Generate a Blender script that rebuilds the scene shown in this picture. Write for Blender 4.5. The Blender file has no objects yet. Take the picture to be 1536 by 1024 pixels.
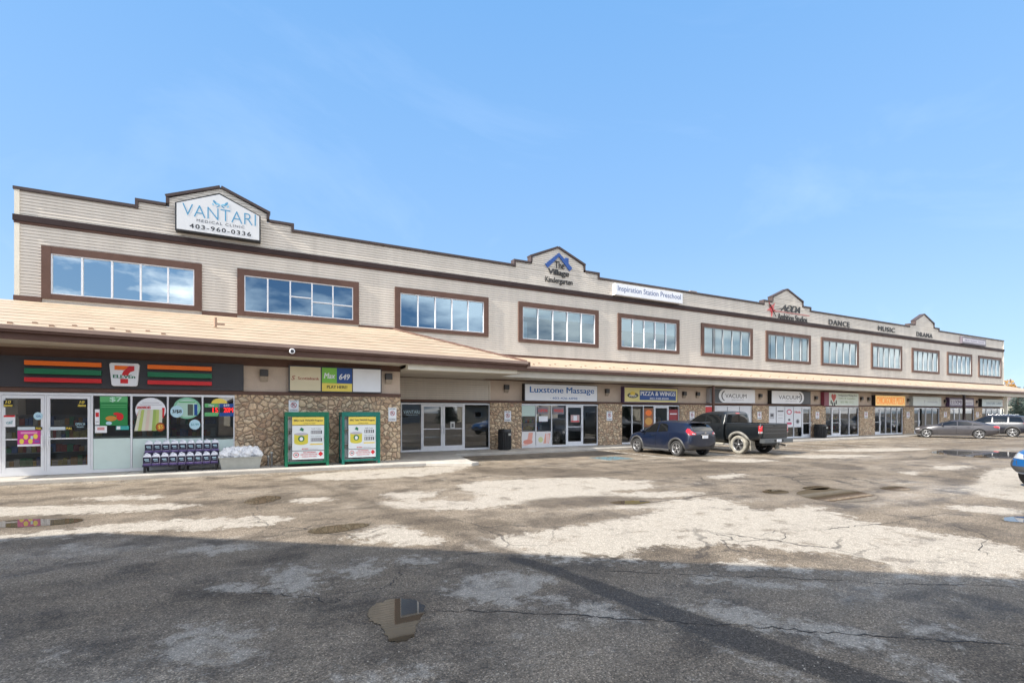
import bpy, bmesh, math, random
import numpy as np
from mathutils import Vector, Matrix, geometry
from mathutils.bvhtree import BVHTree
random.seed(7)
R = math.radians
SC = bpy.context.scene
COL = SC.collection

# ---------------------------------------------------------------- camera model (metres; +X along the shop front, +Y into the building)
F, CX, HY, CAMH = 740.0, 768.0, 619.0, 1.9
ALPHA = math.atan2(1432.0, F)
CA, SA = math.cos(ALPHA), math.sin(ALPHA)
DW, D7 = 22.0, 18.7           # plane of the long facade, plane of the projecting corner store
def PX(px, D):
    u = (px - CX) / F
    return D / (SA - u * CA) * (CA + u * SA)
def PZ(px, py, D):
    u = (px - CX) / F
    return CAMH + (HY - py) / F * D / (SA - u * CA)
def G(px, py, z=0.0):
    u = (px - CX) / F; v = (HY - py) / F
    t = (z - CAMH) / v
    return (t * (CA + u * SA), t * (SA - u * CA))

# ---------------------------------------------------------------- helpers
WL = {}
def wl(o): return WL.get(o.name, Vector((0, 0, 0))) if o else Vector((0, 0, 0))
def thing(name, label, cat, loc=(0, 0, 0), rz=0.0, group=None):
    o = bpy.data.objects.new(name, None); COL.objects.link(o)
    o.empty_display_size = .2
    o.location = loc; o.rotation_euler = (0, 0, rz)
    o['label'] = label; o['category'] = cat
    if group: o['group'] = group
    WL[o.name] = Vector(loc)
    return o
def tag(o, label, cat, group=None):
    o['label'] = label; o['category'] = cat
    if group: o['group'] = group
    return o
def struct(o):
    o['kind'] = 'structure'; return o

class MB:
    def __init__(s): s.v = []; s.f = []; s.m = []; s.sm = []
    def add(s, vs, fs, m=0, sm=False):
        b = len(s.v); s.v.extend([tuple(v) for v in vs])
        for f in fs:
            s.f.append([b + i for i in f]); s.m.append(m); s.sm.append(sm)
        return s
    def box(s, x0, x1, y0, y1, z0, z1, m=0):
        if x0 > x1: x0, x1 = x1, x0
        if y0 > y1: y0, y1 = y1, y0
        if z0 > z1: z0, z1 = z1, z0
        return s.add([(x0,y0,z0),(x1,y0,z0),(x1,y1,z0),(x0,y1,z0),(x0,y0,z1),(x1,y0,z1),(x1,y1,z1),(x0,y1,z1)],
                     [(0,3,2,1),(4,5,6,7),(0,1,5,4),(1,2,6,5),(2,3,7,6),(3,0,4,7)], m)
    def prism(s, poly, y0, y1, m=0):          # polygon in XZ (counter-clockwise), extruded along Y
        n = len(poly)
        a = sum(poly[i][0]*poly[(i+1)%n][1]-poly[(i+1)%n][0]*poly[i][1] for i in range(n))
        if a < 0: poly = poly[::-1]
        vs = [(x, y0, z) for x, z in poly] + [(x, y1, z) for x, z in poly]
        fs = [tuple(range(n)), tuple(range(2*n-1, n-1, -1))]
        fs += [(i, n+i, n+(i+1)%n, (i+1)%n) for i in range(n)]
        return s.add(vs, fs, m)
    def sheet(s, poly, z, m=0):
        return s.add([(x, y, z) for x, y in poly], [tuple(range(len(poly)))], m)
    def slab(s, poly, z0, z1, m=0):
        n = len(poly)
        a = sum(poly[i][0]*poly[(i+1)%n][1]-poly[(i+1)%n][0]*poly[i][1] for i in range(n))
        if a < 0: poly = poly[::-1]
        vs = [(x, y, z0) for x, y in poly] + [(x, y, z1) for x, y in poly]
        return s.add(vs, [tuple(range(n-1,-1,-1)), tuple(range(n, 2*n))] + [(i,(i+1)%n,n+(i+1)%n,n+i) for i in range(n)], m)
    def tube(s, p0, p1, r0, r1=None, n=10, m=0, caps=True):
        r1 = r0 if r1 is None else r1
        p0 = Vector(p0); p1 = Vector(p1); d = (p1-p0).normalized()
        a = d.orthogonal().normalized(); b = d.cross(a)
        vs = []
        for p, r in ((p0, r0), (p1, r1)):
            for i in range(n):
                t = 2*math.pi*i/n
                vs.append(p + a*math.cos(t)*r + b*math.sin(t)*r)
        s.add(vs, [(i,(i+1)%n,n+(i+1)%n,n+i) for i in range(n)], m, True)
        if caps: s.add(vs, [tuple(range(n-1,-1,-1)), tuple(range(n,2*n))], m)
        return s
    def disc(s, cx, cz, rx, rz, y0, y1, n=28, m=0):
        return s.prism([(cx+rx*math.cos(2*math.pi*i/n), cz+rz*math.sin(2*math.pi*i/n)) for i in range(n)], y0, y1, m)
    def lathe(s, prof, c, axis='z', n=24, m=0, close=False):   # prof: (r, h)
        vs = []; k = len(prof)
        for i in range(n):
            t = 2*math.pi*i/n
            for r, h in prof:
                a, b = r*math.cos(t), r*math.sin(t)
                vs.append((c[0]+a, c[1]+b, c[2]+h) if axis == 'z' else (c[0]+a, c[1]+h, c[2]+b))
        fs = []
        for i in range(n):
            for j in range(k if close else k-1):
                q = (i*k+j, ((i+1)%n)*k+j, ((i+1)%n)*k+(j+1)%k, i*k+(j+1)%k)
                fs.append(q if axis == 'z' else q[::-1])
        return s.add(vs, fs, m, True)
    def xform(s, M, start=0):
        for i in range(start, len(s.v)): s.v[i] = tuple(M @ Vector(s.v[i]))
        return s
    def build(s, name, mats, parent=None, origin=None, smooth=None, bevel=0):
        if not isinstance(mats, (list, tuple)): mats = [mats]
        off = wl(parent) if parent is not None else Vector(origin or (0, 0, 0))
        me = bpy.data.meshes.new(name)
        me.from_pydata([tuple(Vector(v) - off) for v in s.v], [], s.f)
        for mt in mats: me.materials.append(mt)
        me.polygons.foreach_set('material_index', s.m)
        me.polygons.foreach_set('use_smooth', [(smooth if smooth is not None else q) for q in s.sm])
        me.update()
        o = bpy.data.objects.new(name, me); COL.objects.link(o)
        if parent is not None:
            o.parent = parent; WL[o.name] = off.copy()
        else:
            o.location = off; WL[o.name] = off.copy()
        if bevel:
            b = o.modifiers.new('bevel', 'BEVEL'); b.width = bevel; b.segments = 2; b.limit_method = 'ANGLE'; b.angle_limit = R(40)
        return o

# ---------------------------------------------------------------- materials
def nt(name):
    m = bpy.data.materials.new(name); m.use_nodes = True
    t = m.node_tree; t.nodes.clear()
    return m, t, t.nodes.new('ShaderNodeOutputMaterial')
def nd(t, typ, **kw):
    n = t.nodes.new(typ)
    for k, v in kw.items():
        if k.startswith('i_'): n.inputs[k[2:].replace('_', ' ')].default_value = v
        elif k.startswith('n_'): n.inputs[int(k[2:])].default_value = v
        else: setattr(n, k, v)
    return n
def c4(c): return (c[0], c[1], c[2], 1)
def ramp(t, stops, interp='LINEAR'):
    n = t.nodes.new('ShaderNodeValToRGB'); n.color_ramp.interpolation = interp
    e = n.color_ramp.elements
    while len(e) < len(stops): e.new(0.5)
    for q, (p, c) in zip(e, stops):
        q.position = p; q.color = c4(c) if isinstance(c, tuple) else (c, c, c, 1)
    return n
def mix(t, a, b, fac, typ='MIX'):
    n = t.nodes.new('ShaderNodeMix'); n.data_type = 'RGBA'; n.blend_type = typ
    for sock, v in ((n.inputs[6], a), (n.inputs[7], b), (n.inputs[0], fac)):
        if isinstance(v, (int, float)): sock.default_value = v if sock.type == 'VALUE' else (v, v, v, 1)
        elif isinstance(v, tuple): sock.default_value = c4(v)
        else: t.links.new(v, sock)
    return n.outputs[2]
def math_n(t, op, a, b=None, clamp=False):
    n = t.nodes.new('ShaderNodeMath'); n.operation = op; n.use_clamp = clamp
    for i, v in enumerate((a, b)):
        if v is None: continue
        if isinstance(v, (int, float)): n.inputs[i].default_value = v
        else: t.links.new(v, n.inputs[i])
    return n.outputs[0]
MC = {}
def mat(name, col, rough=.6, metal=0.0, var=.12, scale=2.5, bump=0.0, bscale=60, spec=.5, coat=0.0, streak=False, fine=0.0):
    if name in MC: return MC[name]
    m, t, out = nt(name)
    p = nd(t, 'ShaderNodeBsdfPrincipled'); L = t.links.new
    L(p.outputs[0], out.inputs[0])
    p.inputs['Roughness'].default_value = rough; p.inputs['Metallic'].default_value = metal
    p.inputs['Specular IOR Level'].default_value = spec; p.inputs['Coat Weight'].default_value = coat
    p.inputs['Coat Roughness'].default_value = .04
    tc = nd(t, 'ShaderNodeTexCoord')
    if var:
        mp = nd(t, 'ShaderNodeMapping'); L(tc.outputs['Object'], mp.inputs[0])
        if streak: mp.inputs['Scale'].default_value = (1.6, 1.6, .12)
        n = nd(t, 'ShaderNodeTexNoise', i_Scale=scale, i_Detail=6.0, i_Roughness=.62); L(mp.outputs[0], n.inputs['Vector'])
        rp = ramp(t, [(.3, 1-var), (.7, 1+var*.35)]); L(n.outputs['Fac'], rp.inputs[0])
        c = mix(t, tuple(col), rp.outputs[0], 1.0, 'MULTIPLY')
        if fine:
            n2 = nd(t, 'ShaderNodeTexNoise', i_Scale=scale*30, i_Detail=3.0); L(tc.outputs['Object'], n2.inputs['Vector'])
            r2 = ramp(t, [(.3, 1-fine), (.7, 1+fine)]); L(n2.outputs['Fac'], r2.inputs[0])
            c = mix(t, c, r2.outputs[0], 1.0, 'MULTIPLY')
        L(c, p.inputs['Base Color'])
        rr = ramp(t, [(.3, min(1, rough*1.15)), (.7, rough*.85)]); L(n.outputs['Fac'], rr.inputs[0]); L(rr.outputs[0], p.inputs['Roughness'])
    else: p.inputs['Base Color'].default_value = c4(col)
    if bump:
        n = nd(t, 'ShaderNodeTexNoise', i_Scale=bscale, i_Detail=4.0); L(tc.outputs['Object'], n.inputs['Vector'])
        b = nd(t, 'ShaderNodeBump', i_Strength=bump, i_Distance=.02); L(n.outputs['Fac'], b.inputs['Height']); L(b.outputs[0], p.inputs['Normal'])
    MC[name] = m
    return m
def glass(name, tint, ior, rough=0.0, refl=(.95, .97, 1), wob=0.0):
    if name in MC: return MC[name]
    m, t, out = nt(name); L = t.links.new
    tr = nd(t, 'ShaderNodeBsdfTransparent'); tr.inputs[0].default_value = c4(tint)
    gl = nd(t, 'ShaderNodeBsdfGlossy'); gl.inputs['Color'].default_value = c4(refl); gl.inputs['Roughness'].default_value = rough
    fr = nd(t, 'ShaderNodeFresnel', i_IOR=ior)
    if wob:
        tc = nd(t, 'ShaderNodeTexCoord')
        n = nd(t, 'ShaderNodeTexNoise', i_Scale=.9, i_Detail=1.0); L(tc.outputs['Object'], n.inputs['Vector'])
        b = nd(t, 'ShaderNodeBump', i_Strength=wob, i_Distance=.02); L(n.outputs['Fac'], b.inputs['Height'])
        L(b.outputs[0], gl.inputs['Normal'])
    mx = nd(t, 'ShaderNodeMixShader'); L(fr.outputs[0], mx.inputs[0]); L(tr.outputs[0], mx.inputs[1]); L(gl.outputs[0], mx.inputs[2])
    L(mx.outputs[0], out.inputs[0]); MC[name] = m
    return m
def srgb(r, g, b):
    f = lambda c: c/12.92 if c <= .04045 else ((c+.055)/1.055)**2.4
    return (f(r/255), f(g/255), f(b/255))

# ---------------------------------------------------------------- lettering
def text_shape(s, bold=0.0, shear=0.0, space=1.0):
    cu = bpy.data.curves.new('letters', 'FONT'); cu.body = s; cu.size = 1.0
    cu.offset = bold; cu.shear = shear; cu.space_character = space; cu.resolution_u = 3
    cu.fill_mode = 'FRONT'
    ob = bpy.data.objects.new('letters', cu)
    me = ob.to_mesh()
    vs = [tuple(v.co) for v in me.vertices]; fs = [tuple(p.vertices) for p in me.polygons]
    ob.to_mesh_clear(); bpy.data.objects.remove(ob); bpy.data.curves.remove(cu)
    return vs, fs
def letters(mb, s, x0, x1, z0, z1, y, m=0, bold=0.0, shear=0.0, space=1.0, depth=.004, fit=True, arc=0.0):
    if bold > .012:                              # heavier strokes: stacked copies a hair apart sideways
        w_ = (x1-x0)*min(.02, bold*.9/max(2, len(s)*.55))
        for k, dx in enumerate((-1, 1, 0)):
            letters(mb, s, x0+w_*(1+dx), x1-w_*(1-dx), z0, z1, y-.0012*k, m, 0, shear, space, depth)
        return mb
    vs, fs = text_shape(s, min(bold, 0), shear, space)
    if not vs: return mb
    ax = min(v[0] for v in vs); bx = max(v[0] for v in vs); az = min(v[1] for v in vs); bz = max(v[1] for v in vs)
    sx = (x1-x0)/max(bx-ax, 1e-6); sz = (z1-z0)/max(bz-az, 1e-6)
    q = [(x0+(v[0]-ax)*sx, y, z0+(v[1]-az)*sz) for v in vs]
    n = len(q)
    # drop the caps at depth in front and stitch sides along open edges
    ed = {}
    for f in fs:
        for i in range(len(f)):
            a, b = f[i], f[(i+1) % len(f)]
            ed[(a, b)] = 1
    front = [(x, y-depth, z) for x, _, z in q]
    # text faces look along +Z in the font plane; mapped to XZ they must look to -Y
    mb.add(front, fs, m)
    side = [(a, b) for (a, b) in ed if (b, a) not in ed]
    mb.add(front+q, [(a, n+a, n+b, b) for a, b in side], m)
    return mb
def chaikin(poly, k=2, closed=True):
    for _ in range(k):
        o = []; n = len(poly)
        for i in range(n if closed else n-1):
            a, b = poly[i], poly[(i+1) % n]
            o += [(a[0]*.75+b[0]*.25, a[1]*.75+b[1]*.25), (a[0]*.25+b[0]*.75, a[1]*.25+b[1]*.75)]
        poly = o if closed else [poly[0]]+o+[poly[-1]]
    return poly
# ================================================================ VEHICLES
def paint(name, col, dust=.0, coat=.6):
    if name in MC: return MC[name]
    m, t, out = nt(name); L = t.links.new
    p = nd(t, 'ShaderNodeBsdfPrincipled'); L(p.outputs[0], out.inputs[0])
    p.inputs['Metallic'].default_value = .15; p.inputs['Roughness'].default_value = .32
    p.inputs['Coat Weight'].default_value = coat; p.inputs['Coat Roughness'].default_value = .02
    tc = nd(t, 'ShaderNodeTexCoord'); sx = nd(t, 'ShaderNodeSeparateXYZ'); L(tc.outputs['Object'], sx.inputs[0])
    n = nd(t, 'ShaderNodeTexNoise', i_Scale=3.5, i_Detail=6.0, i_Roughness=.7); L(tc.outputs['Object'], n.inputs['Vector'])
    # road dirt thrown up on the lower panels
    h = math_n(t, 'MULTIPLY_ADD', sx.outputs[2], -1.5); t.nodes[-1].inputs[2].default_value = 1.0
    d = math_n(t, 'ADD', h, math_n(t, 'MULTIPLY', math_n(t, 'SUBTRACT', n.outputs['Fac'], .5), 1.6), clamp=True)
    d = math_n(t, 'MULTIPLY', d, dust, clamp=True)
    L(mix(t, tuple(col), (.23, .21, .18), d), p.inputs['Base Color'])
    r = math_n(t, 'MULTIPLY_ADD', d, .5); t.nodes[-1].inputs[2].default_value = .3
    L(r, p.inputs['Roughness'])
    cw = math_n(t, 'MULTIPLY_ADD', d, -1.2, clamp=True); t.nodes[-1].inputs[2].default_value = coat
    L(cw, p.inputs['Coat Weight'])
    MC[name] = m
    return m
M_CGLASS = mat('car_glass', (.006, .007, .008), .03, var=0, spec=.7, coat=.0)
M_TYRE = mat('tyre_rubber', (.022, .022, .023), .8, var=.25, scale=9)
M_CLAD = mat('dark_cladding', (.05, .05, .052), .55, var=.3, scale=6)
M_ALLOY = mat('alloy', (.42, .42, .43), .32, .8, var=.15, scale=8)
M_DARKALLOY = mat('dark_alloy', (.30, .30, .31), .3, .8, var=.2, scale=8)
M_CHROME = mat('chrome', (.75, .75, .76), .12, 1.0, var=0)
M_RED = mat('red_lamp', (.45, .012, .016), .12, var=.15, scale=12, coat=1)
M_LENS = mat('clear_lamp', (.40, .42, .45), .08, .2, var=.1, scale=10, coat=1)
M_BLACK = mat('black_trim', (.012, .012, .013), .5, var=0)
M_SEAM = mat('seam', (.004, .004, .005), .8, var=0)
M_PLATE = mat('plate', (.62, .63, .66), .45, var=.1)
M_MUD = mat('dried_mud', (.25, .235, .20), .9, var=.5, scale=7, bump=.3, bscale=30)

def loft_body(stations, cuts, level=2):
    """stations: x, zb, ws, zm, wm, zbelt, wb, zs, wt, ztop. Returns an evaluated mesh with wheel wells cut."""
    mb = MB(); k = None
    for (x, zb, ws, zm, wm, zt, wb, zs, wt, ztop) in stations:
        half = [(ws*.93, zb), (ws, zb+.07), (wm*.995, zm-.06), (wm, zm+.06), (wb+.02, zt-.02), (wb-.015, zt+.03), (wt+.04, zs), (wt-.04, zs+(ztop-zs)*.55)]
        ring = [(0, zb)]+half+[(wt*.5, ztop-.012), (0, ztop)]
        full = [(y, z) for y, z in ring]+[(-y, z) for y, z in ring[-2:0:-1]]
        k = len(full); mb.v += [(x, y, z) for y, z in full]
    n = len(stations)
    for i in range(n-1):
        for j in range(k):
            mb.f.append([i*k+j, (i+1)*k+j, (i+1)*k+(j+1) % k, i*k+(j+1) % k][::-1]); mb.m.append(0); mb.sm.append(True)
    h = len(range(0, 11))
    for i0, flip in ((0, False), ((n-1)*k, True)):        # end caps as a strip of quads
        for j in range(0, 10):
            a, b, c, d = i0+j, i0+j+1, i0+(k-j-1) % k, i0+(k-j) % k
            q = []
            for w in (a, b, c, d):
                if w not in q: q.append(w)
            if len(q) < 3: continue
            mb.f.append(q if flip else q[::-1]); mb.m.append(0); mb.sm.append(True)
    me = bpy.data.meshes.new('tmp'); me.from_pydata(mb.v, [], mb.f); me.update()
    bm = bmesh.new(); bm.from_mesh(me); bmesh.ops.recalc_face_normals(bm, faces=bm.faces[:]); bm.to_mesh(me); bm.free()
    ob = bpy.data.objects.new('tmp', me); COL.objects.link(ob)
    s = ob.modifiers.new('s', 'SUBSURF'); s.levels = level; s.render_levels = level
    tmp = []
    for cut in cuts:
        c = MB()
        if cut[0] == 'wheel':
            _, x, z, r, y0, y1 = cut
            for sg in (1, -1):
                c = MB(); c.tube((x, sg*y0, z), (x, sg*y1, z), r, n=36)
                tmp.append(c)
        else:
            c.box(*cut[1:]); tmp.append(c)
    objs = []
    for c in tmp:
        m2 = bpy.data.meshes.new('cut'); m2.from_pydata(c.v, [], [f for f in c.f]); m2.update()
        b2 = bmesh.new(); b2.from_mesh(m2); bmesh.ops.remove_doubles(b2, verts=b2.verts[:], dist=1e-5); bmesh.ops.recalc_face_normals(b2, faces=b2.faces[:]); b2.to_mesh(m2); b2.free()
        o2 = bpy.data.objects.new('cut', m2); COL.objects.link(o2); objs.append(o2)
        md = ob.modifiers.new('b', 'BOOLEAN'); md.operation = 'DIFFERENCE'; md.object = o2; md.solver = 'EXACT'
    bpy.context.view_layer.update()
    dg = bpy.context.evaluated_depsgraph_get()
    res = bpy.data.meshes.new_from_object(ob.evaluated_get(dg))
    for o2 in objs+[ob]: bpy.data.objects.remove(o2)
    for p in res.polygons: p.use_smooth = True
    bm = bmesh.new(); bm.from_mesh(res)
    for e in bm.edges:
        if len(e.link_faces) == 2 and e.calc_face_angle(0) > R(42): e.smooth = False
    tree = BVHTree.FromBMesh(bm); bm.to_mesh(res); bm.free()
    res.materials.clear()
    return res, tree

def patch(tree, poly, axis, sg, off=.005, step=.07, mb=None, m=0, lift=None):
    """a panel cut to an outline and pressed onto the body surface"""
    bm = bmesh.new()
    vs = [bm.verts.new((u, v, 0)) for u, v in poly]
    bm.faces.new(vs)
    for ax in (0, 1):
        lo = min(p[ax] for p in poly); hi = max(p[ax] for p in poly); q = lo+step
        nrm = (1, 0, 0) if ax == 0 else (0, 1, 0)
        while q < hi-1e-4:
            co = (q, 0, 0) if ax == 0 else (0, q, 0)
            bmesh.ops.bisect_plane(bm, geom=bm.verts[:]+bm.edges[:]+bm.faces[:], plane_co=co, plane_no=nrm)
            q += step
    out = []
    for v in bm.verts:
        u, w = v.co.x, v.co.y
        if axis == 'y': o = Vector((u, 4*sg, w)); d = Vector((0, -sg, 0))
        elif axis == 'x': o = Vector((8*sg, u, w)); d = Vector((-sg, 0, 0))
        else: o = Vector((u, w, 5)); d = Vector((0, 0, -1))
        h = tree.ray_cast(o, d)
        p = h[0] if h[0] is not None else None
        if p is None:
            nn = tree.find_nearest(Vector((u, .8*sg, w)) if axis == 'y' else (Vector((4*sg, u, w)) if axis == 'x' else Vector((u, w, 2))))
            p = nn[0]
        out.append(p - d*off)
    mb = mb or MB()
    bm.verts.index_update()
    fs = [[v.index for v in f.verts] for f in bm.faces]
    bm.free()
    # orient outwards
    want = Vector((0, sg, 0)) if axis == 'y' else (Vector((sg, 0, 0)) if axis == 'x' else Vector((0, 0, 1)))
    o2 = []
    for f in fs:
        a, b, c = out[f[0]], out[f[1]], out[f[2]]
        o2.append(f if (b-a).cross(c-a).dot(want) >= 0 else f[::-1])
    mb.add(out, o2, m, True)
    return mb
def grow(poly, d):
    n = len(poly); cx = sum(p[0] for p in poly)/n; cy = sum(p[1] for p in poly)/n; o = []
    for x, y in poly:
        l = math.hypot(x-cx, y-cy); o.append((x+(x-cx)/l*d, y+(y-cy)/l*d))
    return o

def wheel(car, x, y, r, w, rimr, sg, spokes, rim_mat, tyre_mat=None, broad=.2, twin=False):
    """a wheel on local axis y; the outer face looks towards sg"""
    hub = MB().tube((x, y-sg*w*.35, r), (x, y+sg*w*.12, r), rimr*.8, n=24).build('wheel', M_BLACK, car)
    ty = MB()
    h = w/2
    ty.lathe([(rimr*.98, -h*.85), (r*.86, -h), (r*.96, -h*.92), (r, -h*.6), (r, h*.6), (r*.96, h*.92), (r*.86, h), (rimr*.98, h*.85), (rimr*.95, h*.3), (rimr*.95, -h*.3)], (x, y, r), 'y', 36, close=True)
    t = ty.build('tyre', tyre_mat or M_TYRE, car); t.parent = hub
    rm = MB()
    rm.lathe([(rimr*1.0, sg*h*.84), (rimr*.96, sg*h*.9), (rimr*.9, sg*h*.8), (rimr*.88, sg*h*.2)], (x, y, r), 'y', 36)
    rm.lathe([(0, sg*h*.72), (rimr*.16, sg*h*.72), (rimr*.2, sg*h*.6), (rimr*.24, sg*h*.3)], (x, y, r), 'y', 18)
    for i in range(spokes):
        a0 = 2*math.pi*i/spokes+.3
        for da in ((-.13, .13) if twin else (0,)):
            a = a0+da
            wi, wo = rimr*broad*.9, rimr*broad
            s0 = len(rm.v)
            y0, y1 = sorted((y+sg*h*.35, y+sg*h*.68))
            rm.add([(rimr*.14, y0, -wi/2), (rimr*.14, y0, wi/2), (rimr*.93, y0, wo/2), (rimr*.93, y0, -wo/2),
                    (rimr*.14, y1, -wi/2), (rimr*.14, y1, wi/2), (rimr*.93, y1+.0, wo/2), (rimr*.93, y1, -wo/2)],
                   [(0,1,2,3),(7,6,5,4),(0,4,5,1),(1,5,6,2),(2,6,7,3),(3,7,4,0)], 0)
            ca, sa = math.cos(a), math.sin(a)
            for k in range(s0, len(rm.v)):
                px_, py_, pz_ = rm.v[k]; rm.v[k] = (x+px_*ca-pz_*sa, py_, r+px_*sa+pz_*ca)
    o = rm.build('rim', rim_mat, car); o.parent = hub
    return hub
def arch(mb, tree, x, z, r, sg, th=.06, a0=-10, a1=190, m=0, out=.025, ymin=0):
    n = 22; vs = []
    for i in range(n+1):
        a = R(a0+(a1-a0)*i/n)
        for rr, oo in ((r-.03, -.06), (r-.01, out), (r+th, out), (r+th+.012, -.02)):
            px_, pz_ = x+rr*math.cos(a), z+rr*math.sin(a)
            h = tree.ray_cast(Vector((x+(r+.08)*math.cos(a), 4*sg, max(.3, z+(r+.08)*math.sin(a)))), Vector((0, -sg, 0)))
            yy = h[0].y if h[0] is not None else .8*sg
            if abs(yy) < ymin: yy = ymin*sg
            vs.append((px_, yy+sg*oo, pz_))
    fs = []
    for i in range(n):
        for j in range(3):
            q = (i*4+j, i*4+j+1, (i+1)*4+j+1, (i+1)*4+j); fs.append(q if sg < 0 else q[::-1])
    mb.add(vs, fs, m, True)
def mirror_part(car, x, y, z, sg, mt, s=1.0):
    mb = MB()
    prof = [(0.0, -.09), (.05, -.08), (.085, -.03), (.085, .03), (.05, .075), (0, .085)]
    mb.lathe([(max(r_, .001), h_) for r_, h_ in prof], (0, 0, 0), 'z', 12)
    mb.v = [(x+vx*.7*s, y+sg*.09+vy*1.5*s, z+vz*s) for vx, vy, vz in mb.v]
    mb.tube((x, y-sg*.06, z-.05), (x, y+sg*.08, z-.03), .022)
    return mb.build('wing_mirror', mt, car)

def finish_body(car, res, mats):
    for mt in mats: res.materials.append(mt)
    o = bpy.data.objects.new('body', res); COL.objects.link(o); o.parent = car; WL[o.name] = wl(car).copy()
    res.name = 'body'
    return o
def sub(mb, name, mt, car):
    """parts are made in the car's own axes, so shift the build offset out again"""
    o = mb.build(name, mt, None); o.parent = car
    return o
# the vehicles are built in their own axes: local +x forward, +y left, wheels on z = 0
_orig_wl = wl

def seams_and_door(car, tree, poly, sg, paint_m, handle=None, hm=None):
    d = patch(tree, poly, 'y', sg, .007, .12).build('door', paint_m, car)
    g = patch(tree, grow(poly, .011), 'y', sg, .003, .12).build('door_gap', M_SEAM, car); g.parent = d
    if handle:
        x, z = handle
        h = tree.ray_cast(Vector((x, 4*sg, z)), Vector((0, -sg, 0)))[0]
        mb = MB().tube((x-.09, h.y+sg*.035, z), (x+.09, h.y+sg*.035, z-.005), .016)
        mb.tube((x-.085, h.y, z), (x-.085, h.y+sg*.035, z), .013); mb.tube((x+.085, h.y, z), (x+.085, h.y+sg*.035, z), .013)
        o = mb.build('door_handle', hm or paint_m, car); o.parent = d
    return d

def place(car, x, y, rz, base=0):
    car.location = (x, y, base); car.rotation_euler = (0, 0, rz)

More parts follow.
